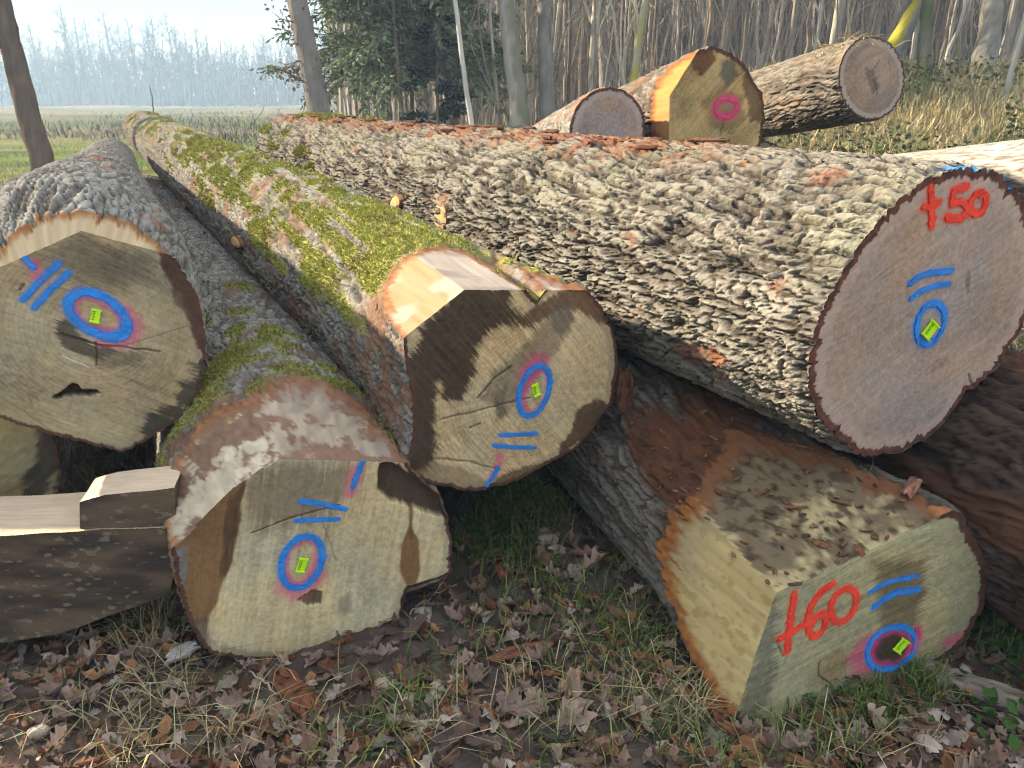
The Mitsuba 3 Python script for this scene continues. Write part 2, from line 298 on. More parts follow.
def face_look(p, dep, F, line, seed, tb, sap):
    """colours of sawn end grain at the points p of the face, and how deep cracks and hollows go"""
    ga = F['grain']; q = np.stack([p[:, 0] * math.cos(ga) + p[:, 1] * math.sin(ga), -p[:, 0] * math.sin(ga) + p[:, 1] * math.cos(ga), np.zeros(len(p))], -1)
    pith = line([F['pith']])[0] if F['pith'] else np.zeros(2)
    p3 = np.concatenate([p, np.zeros((len(p), 1))], 1)
    streak = fbm(q * np.array([9, 260, 1]), 3, seed) - 0.5
    streak2 = fbm(q * np.array([3.5, 60, 1]), 3, seed + 1) - 0.5
    cloud = fbm(p3 * 5, 4, seed + 2) - 0.5; fine = fbm(p3 * 110, 3, seed + 3) - 0.5
    rr = np.linalg.norm(p - pith, axis=1) * (1 + 0.12 * (fbm(p3 * 3.0, 2, seed + 4) - 0.5))
    an = np.arctan2(p[:, 1] - pith[1], p[:, 0] - pith[0])
    ring = np.sin(rr * 2 * math.pi / 0.0125 + 6 * fbm(p3 * 2, 2, seed + 8)) * 0.6 + (noise(np.stack([rr * 120, rr * 0, rr * 0], -1), seed) - 0.5)
    rays = noise(np.stack([np.cos(an) * 60, np.sin(an) * 60, rr * 5], -1), seed + 5) - 0.5
    hue = fbm(p3 * 7 + 3, 3, seed + 9) - 0.5
    c = np.broadcast_to(np.array(F['base']), (len(p), 3)) * (1 + hue[:, None] * np.array([0.30, 0.02, -0.34])) * np.clip(1 + 0.8 * F.get('streak', 0.5) * streak + 0.7 * F.get('streak2', 0.5) * streak2 + 1.25 * F.get('cloud', 0.6) * cloud + 0.55 * fine + F.get('ring', 0.13) * ring + F.get('rays', 0.15) * rays, 0.3, 1.8)[:, None]
    if 'sapcol' in F:
        c = lerp(c, np.array(F['sapcol']) * (1 + 0.4 * streak + 0.3 * fine)[:, None], sstep(sap + tb + 0.008, sap + tb - 0.006, dep + 0.01 * cloud) * 0.85)
    dent = np.zeros(len(p))
    for st in F.get('stains', []):
        poly = line(st[0]); colr, op, soft, amp = st[1:5]
        d = sdf(p, poly) + amp * (fbm(p3 * 16, 4, seed + 11) - 0.5) * 2 + amp * 1.6 * (streak + 0.3 * streak2)
        m = sstep(soft, -soft, d) * op
        c = lerp(c, np.array(colr) * (1 + 0.7 * cloud + 0.5 * streak + 0.5 * fine)[:, None], m)
        if len(st) > 5: dent += st[5] * m
    for cr in F.get('cracks', []):
        l = line(cr[0]); wob = 0.006 * (fbm(p3 * 30, 3, seed + 13) - 0.5)
        m = sstep(cr[1] * 1.0, cr[1] * 0.25, seg_dist(p + wob[:, None], l))
        c = lerp(c, cr[2] if len(cr) > 2 else (0.05, 0.04, 0.03), m * 0.7)
        if len(cr) < 3: dent += 0.004 * m
    for col, pts, w, *_ in F.get('spray', []):      # overspray soaked into the wood
        d = seg_dist(p, line(pts)) + 0.02 * (fbm(p3 * 40, 3, seed + 17) - 0.5)
        c = lerp(c, PAINT[col], sstep(w * 1.5, w * 0.2, d) * 0.62)
    for col, pts, w, nm in F.get('strokes', []):
        w = w * 0.72
        d = seg_dist(p, line(pts))
        c = lerp(c, PAINT[col], sstep(w * 1.1, w * 0.3, d) * 0.8)
    rim = sstep(tb * 1.15, tb * 0.85, dep + 0.004 * (noise(p3 * 80, seed) - 0.5))
    c = lerp(c, lerp(F.get('rimcol', (0.13, 0.062, 0.045)), (0.07, 0.04, 0.03), noise(p3 * 70, seed + 6)), rim)
    arc = q[:, 1] + 0.35 * q[:, 0] ** 2
    dent = dent + 0.0014 * (noise(np.stack([arc * 130, q[:, 0] * 1.5, 0 * arc], -1), seed + 21) - 0.5) + 0.0012 * streak + 0.002 * cloud
    return c, dent
def slab(poly, lift, thick, info, mat, segs=None):
    """a shapely shape in face coordinates as a thin solid lying on the face"""
    out = []
    for g in getattr(poly, 'geoms', [poly]):
        m = trimesh.creation.extrude_polygon(g, thick, engine='earcut'); out.append(m)
    m = trimesh.util.concatenate(out); v = np.array(m.vertices)
    X = info['C'][0] + v[:, :1] * info['e1'] + v[:, 1:2] * info['e2'] + (v[:, 2:] + lift) * info['n']
    return mikit.ply((X, np.array(m.faces)), mat)
def strokes(info, F):
    rg = random.Random(len(LOGS) * 7 + 3)
    for col, pts, w, nm in F.get('strokes', []):
        w = w * 0.72
        l = info['line'](pts)
        ls = LineString(l); g = ls.buffer(w * 0.5, quad_segs=6)
        # ragged outline: little bites and spikes of spray along the brush edge
        blobs, bites = [], []
        for t in np.arange(0, ls.length, w * 0.35):
            q = ls.interpolate(t); blobs.append(Point(q.x + rg.gauss(0, w * 0.14), q.y + rg.gauss(0, w * 0.14)).buffer(w * rg.uniform(0.30, 0.56), quad_segs=3))
            for _ in range(3):
                blobs.append(Point(q.x + rg.gauss(0, w * 0.62), q.y + rg.gauss(0, w * 0.62)).buffer(w * rg.uniform(0.02, 0.06), quad_segs=2))
            if rg.random() < 0.5: bites.append(Point(q.x + rg.gauss(0, w * 0.3), q.y + rg.gauss(0, w * 0.3)).buffer(w * rg.uniform(0.04, 0.11), quad_segs=2))
        from shapely import union_all
        g = union_all([ls.buffer(w * 0.30, quad_segs=5)] + blobs).simplify(w * 0.015)
        g = g.difference(union_all(bites)) if bites else g
        part(info['key'], nm, slab(g, 0.0015, 0.0022, info, 'paint_' + col))
    if 'tag' in F:
        c, d1, d2 = F['tag']              # centre, middle of a short end, corner direction in pixels
        o = info['line']([c])[0]; a = unit(info['line']([d1])[0] - o); b = np.array([-a[1], a[0]])
        hl = np.linalg.norm(info['line']([d1])[0] - o); hw = np.linalg.norm(info['line']([d2])[0] - o)
        R = lambda x0, x1, y0, y1: Polygon([o + a * x + b * y for x, y in ((x0, y0), (x1, y0), (x1, y1), (x0, y1))])
        tg = part(info['key'], 'number_tag', slab(R(-hl, hl, -hw, hw), 0.004, 0.003, info, 'tag_plastic'), label='small yellow green plastic number tag')
        for e in (-1, 1):
            part(tg, 'tag_lip', slab(R(e * hl - 0.0022, e * hl + 0.0022, -hw * 1.12, hw * 1.12), 0.003, 0.0075, info, 'tag_plastic'))
        for k in range(6):                # the stamped number, too small in the photo to be read
            x = -hl * 0.72 + k * hl * 0.27
            part(tg, 'stamped_digit', slab(R(x, x + hl * 0.13, hw * 0.12, hw * 0.72).difference(R(x + hl * .04, x + hl * .09, hw * .28, hw * .55)), 0.0068, 0.0008, info, 'tag_ink'))
def ellipse(cx, cy, a, b, rot, n=40, t0=0.0, t1=2 * math.pi):
    t = np.linspace(t0, t1, n); x, y = a * np.cos(t), b * np.sin(t); c, s_ = math.cos(rot), math.sin(rot)
    return [(cx + c * u - s_ * v, cy + s_ * u + c * v) for u, v in zip(x, y)]
# ------------------------------------------------------------------ the logs of the pile
def up_of(cx): return cx['dir'][:, 2]
def blob(P, px, py, d, r, soft=0.4, seed=1):
    q = np.linalg.norm(P - at(px, py, d), axis=1) + r * 0.9 * (fbm(P * 14, 3, seed) - 0.5)
    return sstep(r, r * (1 - soft), q)
MOSS_A, MOSS_B = (0.205, 0.23, 0.045), (0.38, 0.365, 0.105)
def moss_tint(P, seed): return lerp(MOSS_A, MOSS_B, np.clip(fbm(P * 26, 3, seed) * 1.4 - 0.2, 0, 1))
REDBARK = (0.17, 0.068, 0.040)

def paint_big(col, P, cx, s, th):
    m = sstep(0.50, 0.62, fbm(P * 3.2, 3, 71)) * sstep(0.1, 0.7, up_of(cx)) * 0.75
    col = lerp(col, (0.215, 0.215, 0.155), 0.65 * m * np.clip(cx['crack'], 0, 1))           # grey green lichen film
    far = sstep(0.60, 0.70, fbm(P * np.array([3, 3, 9]), 3, 72)) * sstep(3.5, 5.0, s)
    mo = far * 0.8
    col = lerp(col, moss_tint(P, 73), mo)
    r = sstep(0.66, 0.74, fbm(P * 7, 4, 74)) * 0.6
    top = sstep(0.80, 0.95, up_of(cx) + 0.22 * (fbm(P * 9, 3, 78) - 0.5)) * sstep(0.5, 1.2, s)
    r = np.maximum(r, top * 0.85 * sstep(0.35, 0.5, fbm(P * 12, 3, 79)))
    for a in ((672, 300, 2.65, .13), (640, 315, 2.75, .09), (655, 225, 2.95, .05), (650, 320, 2.7, .08), (715, 360, 2.3, .05)):
        r = np.maximum(r, blob(P, *a) * 0.9)
    col = lerp(col, lerp(REDBARK, (0.22, 0.105, 0.06), fbm(P * 40, 2, 75)), r)
    b = 0.85 * sstep(0.045, 0.012, s + 0.03 * (fbm(P * 25, 3, 76) - 0.5)) * sstep(0.35, 0.65, up_of(cx)) * sstep(0.50, 0.60, fbm(P * 16, 3, 77)) * sstep(1.02, 1.12, P[:, 0])
    b = np.maximum(b, 0.9 * blob(P, 878, 174, 2.28, .03, 0.6, 5))
    return lerp(col, (0.02, 0.26, 0.62), b * 0.9), mo
big = make_log('large rough barked log with a round mauve end painted with a red +50', [(928, 322, 2.10, 0.414), (294, 153, 7.7, 0.365)], (0.411, -0.907, -0.093),
    [(814.6, 325), (831, 292), (854, 250), (892, 204), (925, 177), (967, 166), (996, 169), (1024, 196), (1036, 240), (1036, 285), (1024, 325), (996, 371), (975, 388), (967, 392), (962, 398), (937, 433), (904, 452), (862, 458), (836, 440), (817, 417), (808, 392), (808, 360)],
    [], 'rugged', 11, paint_big, dict(base=(0.385, 0.285, 0.235), pith=(958, 285), grain=0.5, streak=0.35, streak2=0.25, cloud=0.35, ring=0.06, rays=0.12, sapcol=(0.47, 0.35, 0.30), rimcol=(0.19, 0.075, 0.06), label='round mauve grey sawn end with red +50',
        stains=[([(965, 285), (968, 270), (972, 277), (968, 292)], (0.15, 0.11, 0.09), 0.7, 0.006, 0.004), ([(930, 365), (948, 356), (945, 368), (932, 374)], (0.24, 0.15, 0.12), 0.5, 0.01, 0.006)],
        cracks=[([(975, 392), (969, 375)], 0.006)],
        strokes=[('red', [(930, 188), (931, 207), (931.5, 226)], 0.026, 'painted_plus_sign'), ('red', [(923, 207.5), (939, 203)], 0.024, 'painted_plus_sign'),
                 ('red', [(967, 187), (959, 188), (953, 191), (951.5, 204), (959, 202), (966, 205), (967, 211), (961, 218), (954, 219), (946, 217)], 0.026, 'painted_number_five'),
                 ('red', ellipse(977.6, 203.7, 10.5, 7.2, -1.2), 0.026, 'painted_number_zero'),
                 ('blue', [(909.6, 283.3), (918, 277), (929, 273), (941, 271.5), (952, 271)], 0.020, 'painted_bar'), ('blue', [(910.4, 298.7), (919, 292), (929, 287.5), (939, 285), (948.7, 284)], 0.018, 'painted_bar'),
                 ('blue', ellipse(930, 323.7, 21, 13, -1.25), 0.020, 'painted_ring')],
        spray=[('blue', ellipse(930, 323.7, 21, 13, -1.25), 0.016)], tag=((928.4, 329.5), (933.4, 322.9), (931.4, 332.8))), tb=0.021, sap=0.035, lumps=0.02)

def paint_mossy(col, P, cx, s, th):
    u = up_of(cx); zone = sstep(0.15, 0.45, s) * sstep(7.5, 4.2, s)
    strip = fbm(np.stack([th * 7 + s * 1.2, s * 2.2, 0 * s], -1), 4, 81) - 0.5
    side = (cx['dir'] @ np.array([-0.33, -0.12, 0.93]))
    mo = sstep(0.68, 1.0, side + 1.6 * strip) * sstep(0.32, 0.62, 0.75 * fbm(P * 11, 4, 82) + 0.25 * fbm(P * 60, 2, 80) + 0.1 * sstep(1.8, 1.0, s)) * zone
    mo = np.maximum(mo, 0.8 * sstep(0.5, 0.6, fbm(P * 5, 3, 83)) * sstep(0.3, 0.7, u) * sstep(5, 8, s))
    mo = np.maximum(mo, sstep(0.46, 0.56, fbm(P * 11, 3, 86)) * sstep(0.55, 0.8, u) * sstep(0.6, 0.3, s))
    col = lerp(col, moss_tint(P, 84), mo * 0.95)
    r = sstep(0.60, 0.66, fbm(np.stack([th * 3 + s, s * 6, 0 * s], -1), 4, 85)) * 0.8
    near = sstep(0.55, 0.30, s + 0.25 * (fbm(P * 8, 3, 87) - 0.5)) * sstep(0.40, 0.55, fbm(P * 13, 3, 88))
    r = np.maximum(r * 0.7 * (1 - 0.7 * mo), near * 0.8 * (1 - 0.5 * mo))
    col = lerp(col, lerp(REDBARK, (0.22, 0.135, 0.09), fbm(P * 38, 3, 89)), r)
    return col, mo * (1 - r)
CBROWN = (0.062, 0.042, 0.032)
mossy = make_log('mossy log in the middle of the pile with a brown stained end', [(513, 385, 2.45, 0.345), (323, 254, 4.0, 0.36), (250, 204, 5.3, 0.335), (180, 155.5, 7.6, 0.285), (143, 130, 10.0, 0.235)], (0.47, -0.88, -0.03),
    [(405, 360), (402, 326), (408, 298), (425, 266), (458, 252), (506, 260), (527, 292), (537, 303), (545, 290), (556, 282), (575, 287), (591, 291), (600, 305), (612, 325), (617, 345), (618, 365), (612, 403), (589, 434), (575, 450), (550, 463), (520, 480), (495, 488), (468, 492), (435, 485), (404, 475), (408, 455), (413, 432), (411, 395)],
    [dict(edge=((425, 321), (464, 290)), k=0.13, col=(0.34, 0.245, 0.145), label='pale sunlit trimming cut on the left shoulder', rim=(0.34, 0.17, 0.09), paint=lambda c, P, s, d: lerp(c, (0.42, 0.34, 0.29), 0.75 * sstep(0.45, 0.6, fbm(P * 9, 3, 91)))),
     dict(edge=((464, 290), (511, 290)), k=0.11, col=(0.40, 0.34, 0.29), label='grey trimming cut along the top', rim=(0.30, 0.15, 0.08), paint=lambda c, P, s, d: lerp(c, (0.20, 0.165, 0.15), 0.6 * sstep(0.5, 0.65, fbm(P * np.array([5, 14, 14]), 3, 92))))],
    'scaly', 23, paint_mossy, dict(base=(0.56, 0.42, 0.245), pith=(532, 392), ring=0.12, grain=-0.9, streak=0.6, streak2=0.5, cloud=0.5, rays=0.22, sapcol=(0.42, 0.33, 0.21),
        stains=[([(464, 288), (512, 290), (514, 306), (538, 330), (528, 328), (508, 322), (490, 330), (478, 352), (470, 378), (462, 402), (442, 398), (440, 384), (435, 414), (437, 448), (426, 470), (404, 478), (400, 430), (405, 366), (425, 318)], CBROWN, 0.95, 0.012, 0.022),
                ([(512, 300), (520, 318), (548, 300), (574, 284), (600, 290), (612, 318), (598, 322), (580, 312), (560, 308), (540, 322), (522, 330)], (0.12, 0.066, 0.04), 0.9, 0.010, 0.016),
                ([(595, 398), (608, 404), (600, 424), (582, 440), (558, 458), (561, 446), (570, 432), (576, 412)], (0.10, 0.056, 0.033), 0.92, 0.006, 0.010),
                ([(488, 486), (510, 470), (540, 464), (560, 458), (540, 476), (516, 486), (495, 492)], (0.13, 0.080, 0.045), 0.85, 0.006, 0.012),
                ([(405, 476), (434, 462), (470, 470), (490, 482), (470, 494), (435, 488)], (0.22, 0.15, 0.09), 0.6, 0.006, 0.012),
                ([(477, 400), (495, 372), (520, 352), (545, 318), (575, 305), (572, 325), (555, 355), (530, 385), (500, 420), (495, 405)], (0.20, 0.15, 0.105), 0.7, 0.012, 0.015),
                ([(552, 310), (566, 304), (576, 318), (562, 335), (552, 330)], (0.11, 0.10, 0.085), 0.6, 0.010, 0.012),
                ([(494, 392), (506, 388), (504, 418), (496, 420)], (0.13, 0.11, 0.085), 0.6, 0.008, 0.01)],
        cracks=[([(478, 398), (495, 378), (512, 366)], 0.006), ([(440, 420), (500, 405), (530, 398)], 0.004), ([(433, 458), (470, 462), (500, 470)], 0.004), ([(470, 428), (480, 424)], 0.005)],
        strokes=[('blue', ellipse(534, 391, 26, 14, -1.25), 0.022, 'painted_ring'), ('blue', [(500.3, 434.8), (518, 434.6), (536.8, 433.3)], 0.015, 'painted_bar'), ('blue', [(493.4, 445.3), (512, 447), (534.4, 447.7)], 0.015, 'painted_bar'), ('blue', [(498, 467.8), (494, 475), (486.5, 486)], 0.017, 'painted_slash')],
        spray=[('pink', [(526, 375), (534, 363), (544, 362)], 0.03), ('pink', ellipse(537, 391, 23, 11, -1.25), 0.012), ('pink', [(499, 455), (498, 466), (492, 478)], 0.016)], tag=((535.2, 389.5), (534, 384.3), (538, 387.7))), tb=0.012, sap=0.02, fine=1.12)

def paint_flared(col, P, cx, s, th):
    r = sstep(0.62, 0.70, fbm(P * 6, 3, 101)) * 0.6
    r = np.maximum(r, sstep(0.32, 0.0, np.abs(s - 3.1) + 0.5 * (fbm(P * 5, 3, 102) - 0.5)) * sstep(0.45, 0.55, fbm(P * 12, 3, 103)) * 0.9)
    col = col * 1.05
    return lerp(col, lerp(REDBARK, (0.32, 0.16, 0.09), fbm(P * 30, 2, 104)), r), np.zeros(len(P))
flared = make_log('flared grey barked log at the left with two diagonal blue bars', [(70, 335, 2.30, 0.40), (82, 268, 2.75, 0.345), (94, 221, 3.6, 0.290), (105, 184, 5.4, 0.245), (112, 160, 7.6, 0.205)], (0.40, -0.91, 0.02),
    [(0, 252), (40, 226), (81, 218), (120, 226), (150, 240), (176, 258), (199, 298), (206, 334), (207, 353), (199, 392), (182, 418), (147, 441), (124, 453), (59, 437), (0, 419), (-60, 395), (-90, 350), (-80, 310), (-45, 275)],
    [dict(edge=((0, 267), (81, 231)), k=0.80, col=(0.52, 0.40, 0.25), label='pale bevelled cut at the upper left rim', rim=(0.40, 0.19, 0.07)), dict(edge=((81, 231), (160, 252)), k=0.80, col=(0.52, 0.40, 0.25), label='pale bevelled cut at the upper right rim', rim=(0.40, 0.19, 0.07))],
    'scaly', 37, paint_flared, dict(base=(0.37, 0.29, 0.18), pith=(95, 330), grain=-0.55, streak=0.35, streak2=0.35, cloud=0.7, rays=0.08, sapcol=(0.30, 0.25, 0.165),
        stains=[([(81, 233), (150, 252), (150, 285), (110, 290), (60, 275), (30, 262)], (0.135, 0.115, 0.088), 0.7, 0.03, 0.03),
                ([(0, 395), (60, 405), (140, 400), (150, 425), (125, 450), (60, 434), (0, 416)], (0.38, 0.31, 0.19), 0.7, 0.03, 0.03),
                ([(158, 251), (176, 260), (199, 297), (207, 335), (206, 352), (198, 350), (190, 328), (186, 310), (174, 304), (172, 285), (162, 268)], (0.085, 0.048, 0.036), 0.95, 0.005, 0.008),
                ([(186, 374), (208, 362), (203, 398), (182, 420), (150, 440), (138, 432), (160, 408), (172, 395)], (0.045, 0.042, 0.038), 0.85, 0.012, 0.03),
                ([(54, 322), (68, 314), (78, 330), (92, 345), (110, 346), (120, 352), (95, 358), (66, 345), (55, 335)], (0.06, 0.052, 0.042), 0.85, 0.008, 0.016),
                ([(100, 345), (150, 352), (140, 362), (100, 365)], (0.12, 0.10, 0.075), 0.6, 0.012, 0.02),
                ([(130, 290), (175, 300), (190, 340), (150, 350)], (0.32, 0.26, 0.165), 0.4, 0.03, 0.03),
                ([(53, 398), (62, 392), (68, 387), (72, 383), (78, 384), (82, 389), (97, 390), (101, 393), (90, 396), (64, 396), (56, 399)], (0.03, 0.022, 0.017), 0.95, 0.003, 0.004, 0.03)],
        cracks=[([(60, 334), (100, 345), (160, 351)], 0.005), ([(96, 342), (97, 365)], 0.004), ([(0, 396), (25, 412), (50, 430)], 0.005, (0.2, 0.16, 0.11)), ([(62, 356), (75, 361), (89, 367)], 0.003, (0.62, 0.60, 0.55)), ([(125, 345), (190, 325)], 0.003, (0.12, 0.1, 0.08)), ([(20, 290), (24, 284)], 0.005)],
        strokes=[('blue', ellipse(97, 314, 31, 18, 0.50), 0.030, 'painted_ring'), ('blue', ellipse(103, 318, 29, 17, 0.55, 20, -0.6, 1.2), 0.024, 'painted_ring'), ('blue', [(58.6, 263.7), (40, 281), (22.8, 299.6)], 0.021, 'painted_bar'), ('blue', [(67.8, 273.5), (50, 290), (34, 307.7)], 0.021, 'painted_bar'), ('blue', [(26, 259), (33, 267.5)], 0.020, 'painted_slash')],
        spray=[('pink', [(33, 266), (40, 278)], 0.022), ('pink', ellipse(105, 318, 30, 17, 0.5, 20, -1.0, 1.3), 0.030), ('pink', ellipse(97, 314, 26, 14, 0.5), 0.012)], tag=((95.6, 315.6), (96.7, 309.7), (100.2, 316))), tb=0.010, sap=0.02, lumps=0.05, fine=1.15, blend=0.42)

def paint_lower(col, P, cx, s, th):
    u = up_of(cx)
    mo = sstep(0.52, 0.68, fbm(P * 7, 4, 111)) * sstep(0.45, 0.75, u) * sstep(2.3, 1.3, s) * sstep(0.25, 0.5, s) * 0.95
    mo = np.maximum(mo, sstep(0.52, 0.6, fbm(P * 13, 3, 112)) * sstep(0.7, 0.4, s) * sstep(0.0, 0.4, u) * 0.8)
    col = lerp(col, moss_tint(P, 113) * 0.8, mo)
    r = sstep(0.60, 0.32, s + 0.3 * (fbm(P * 8, 3, 114) - 0.5)) * sstep(0.38, 0.52, fbm(P * 15, 3, 115))
    r = np.maximum(r, 0.7 * sstep(0.60, 0.66, fbm(P * 7, 3, 117)))
    col = lerp(col, lerp((0.095, 0.056, 0.043), (0.23, 0.145, 0.105), fbm(P * 40, 3, 116)), r * (1 - 0.6 * mo))
    return col, mo
def peel_side(c, P, sx, d):
    c = lerp(c, (0.33, 0.29, 0.23), 0.6 * sstep(0.4, 0.6, fbm(P * 30, 3, 123)))
    m = 0.75 * fbm(P * 16, 4, 121) + 0.25 * fbm(P * 70, 3, 126) + 0.20 * sstep(0.05, 0.20, sx) - 0.06
    return lerp(c, lerp((0.11, 0.062, 0.044), (0.24, 0.15, 0.10), fbm(P * 55, 3, 124)), 0.95 * sstep(0.49, 0.56, m))
def peel_top(c, P, sx, d):
    c = c * (0.72 + 0.56 * fbm(P * np.array([55, 12, 55]), 3, 127))[:, None]
    c = lerp(c, (0.22, 0.185, 0.155), 0.7 * sstep(0.5, 0.62, fbm(P * np.array([26, 7, 26]), 3, 125)))
    m = 0.75 * fbm(P * 18, 4, 122) + 0.25 * fbm(P * 70, 3, 128) + 0.16 * sstep(0.09, 0.0, sx) + 0.12 * sstep(0.035, 0.01, d) - 0.04
    return lerp(c, lerp((0.13, 0.07, 0.05), (0.26, 0.155, 0.11), fbm(P * 55, 3, 124)), 0.9 * sstep(0.50, 0.57, m))
PALE_B = (0.50, 0.415, 0.26)
lower = make_log('pale ended log with peeling brown bark on the ground left of centre', [(312, 548, 2.30, 0.405), (235, 365, 3.7, 0.37), (150, 205, 8.0, 0.30)], (0.40, -0.91, -0.05),
    [(171, 550), (168, 525), (178, 498), (205, 466), (240, 442), (275, 432), (320, 428), (365, 434), (398, 452), (418, 476), (440, 495), (449, 518), (453, 545), (452, 573), (432, 584), (408, 592), (401, 622), (380, 634), (361, 643), (331, 654), (290, 662), (244, 660), (207, 653), (188, 624), (176, 586)],
    [dict(edge=((171, 550), (240, 482)), k=0.36, rough=1.8, col=(0.50, 0.42, 0.31), label='weathered trimming cut on the left shoulder', rim=(0.33, 0.15, 0.06), rimw=0.8, paint=peel_side),
     dict(edge=((240, 482), (279, 459)), k=0.32, rough=1.8, col=(0.52, 0.44, 0.325), label='pale narrow trimming cut beside the ridge', rim=(0.33, 0.15, 0.06), rimw=0.8, paint=peel_side),
     dict(edge=((278, 459), (393, 462)), k=0.25, rough=1.0, col=(0.38, 0.31, 0.235), label='grey tan trimming cut along the top', rim=(0.28, 0.14, 0.08), rimw=0.8, paint=peel_top)],
    'scaly', 53, paint_lower, dict(base=PALE_B, pith=(305, 500), grain=1.35, streak=0.45, streak2=0.6, cloud=0.6, rays=0.16, ring=0.06, sapcol=(0.40, 0.34, 0.23),
        stains=[([(280, 461), (360, 462), (352, 490), (330, 515), (290, 528), (255, 530), (244, 510), (246, 484)], (0.20, 0.155, 0.11), 0.75, 0.03, 0.03),
                ([(193, 518), (222, 492), (246, 480), (243, 500), (236, 548), (224, 585), (214, 604), (204, 622), (190, 626), (177, 588), (171, 552)], (0.17, 0.085, 0.035), 0.9, 0.006, 0.012),
                ([(226, 500), (244, 486), (240, 520), (232, 560), (222, 590), (220, 560)], (0.085, 0.05, 0.03), 0.8, 0.008, 0.012),
                ([(172, 552), (184, 548), (186, 575), (180, 598), (174, 580)], (0.16, 0.19, 0.21), 0.7, 0.006, 0.02),
                ([(184, 620), (206, 618), (210, 650), (196, 652)], (0.09, 0.065, 0.045), 0.8, 0.008, 0.012),
                ([(410, 524), (419, 540), (420, 570), (416, 583), (406, 585), (399, 572), (401, 545)], (0.20, 0.105, 0.045), 0.95, 0.003, 0.003),
                ([(409, 505), (413, 505), (413, 540), (409, 540)], (0.12, 0.065, 0.035), 0.8, 0.002, 0.002),
                ([(380, 463), (393, 462), (420, 482), (450, 508), (452, 520), (430, 514), (408, 506), (390, 500), (378, 490)], (0.05, 0.033, 0.027), 0.95, 0.004, 0.008, 0.03),
                ([(402, 600), (408, 588), (452, 574), (450, 590), (420, 614), (400, 628)], (0.075, 0.048, 0.028), 0.92, 0.005, 0.010, 0.015),
                ([(297, 600), (312, 590), (323, 592), (321, 604), (306, 606)], (0.095, 0.062, 0.045), 0.9, 0.003, 0.006, 0.008),
                ([(335, 598), (352, 592), (350, 612), (340, 612)], (0.17, 0.15, 0.115), 0.5, 0.008, 0.012),
                ([(210, 640), (280, 655), (370, 632), (400, 620), (395, 640), (330, 660), (240, 664)], (0.24, 0.20, 0.13), 0.5, 0.012, 0.02)],
        cracks=[([(252, 533), (290, 518), (340, 505)], 0.004), ([(322, 520), (336, 560)], 0.003, (0.2, 0.15, 0.1)), ([(337, 632), (340, 644)], 0.006)],
        strokes=[('blue', ellipse(301.5, 562, 27, 19, -1.15), 0.024, 'painted_ring'), ('blue', [(301, 501), (322, 504), (345.5, 509)], 0.017, 'painted_bar'), ('blue', [(296.4, 520.5), (318, 519.5), (338.7, 519)], 0.015, 'painted_bar'), ('blue', [(362, 462), (353, 487)], 0.018, 'painted_slash')],
        spray=[('pink', [(285, 585), (297, 593), (308, 585), (316, 575)], 0.034), ('pink', [(358, 470), (349, 494)], 0.022), ('pink', ellipse(301.5, 562, 22, 15, -1.15), 0.012)], tag=((301.6, 564.1), (303.6, 558), (305.7, 564.8))), tb=0.012, sap=0.02, fine=1.2)

def paint_front(col, P, cx, s, th):
    u = up_of(cx)
    mo = np.maximum.reduce([blob(P, 655, 482, 2.75, .09, .6, 3), blob(P, 612, 550, 2.60, .06, .6, 4), blob(P, 690, 470, 2.65, .05, .6, 6)]) * sstep(0.42, 0.55, fbm(P * 22, 3, 131))
    r = sstep(0.48, 0.60, fbm(P * np.array([6, 2.2, 6]), 4, 132)) * sstep(0.15, 0.5, u)
    r = np.maximum(r, blob(P, 690, 520, 2.5, .12, .6, 8))
    col = lerp(col, lerp((0.065, 0.036, 0.027), (0.20, 0.078, 0.035), fbm(P * 18, 3, 133)), r * 0.92)
    o = blob(P, 622, 448, 2.95, .09, .5, 7) * sstep(0.35, 0.5, fbm(P * 20, 3, 134))
    col = lerp(col, (0.34, 0.17, 0.06), o * 0.8)
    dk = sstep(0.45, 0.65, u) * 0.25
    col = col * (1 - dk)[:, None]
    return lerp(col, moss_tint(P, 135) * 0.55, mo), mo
E_N = np.array([0.33, -0.944, -0.02])
e0 = at(858, 618, 2.13); e_dir = np.array([-0.33, 0.944, 0.0])
def px_of(X):
    q = X - EYE; z = q @ FWD; return (512 + FOCAL * (q @ RGT) / z, 384 - FOCAL * (q @ UPV) / z, z)
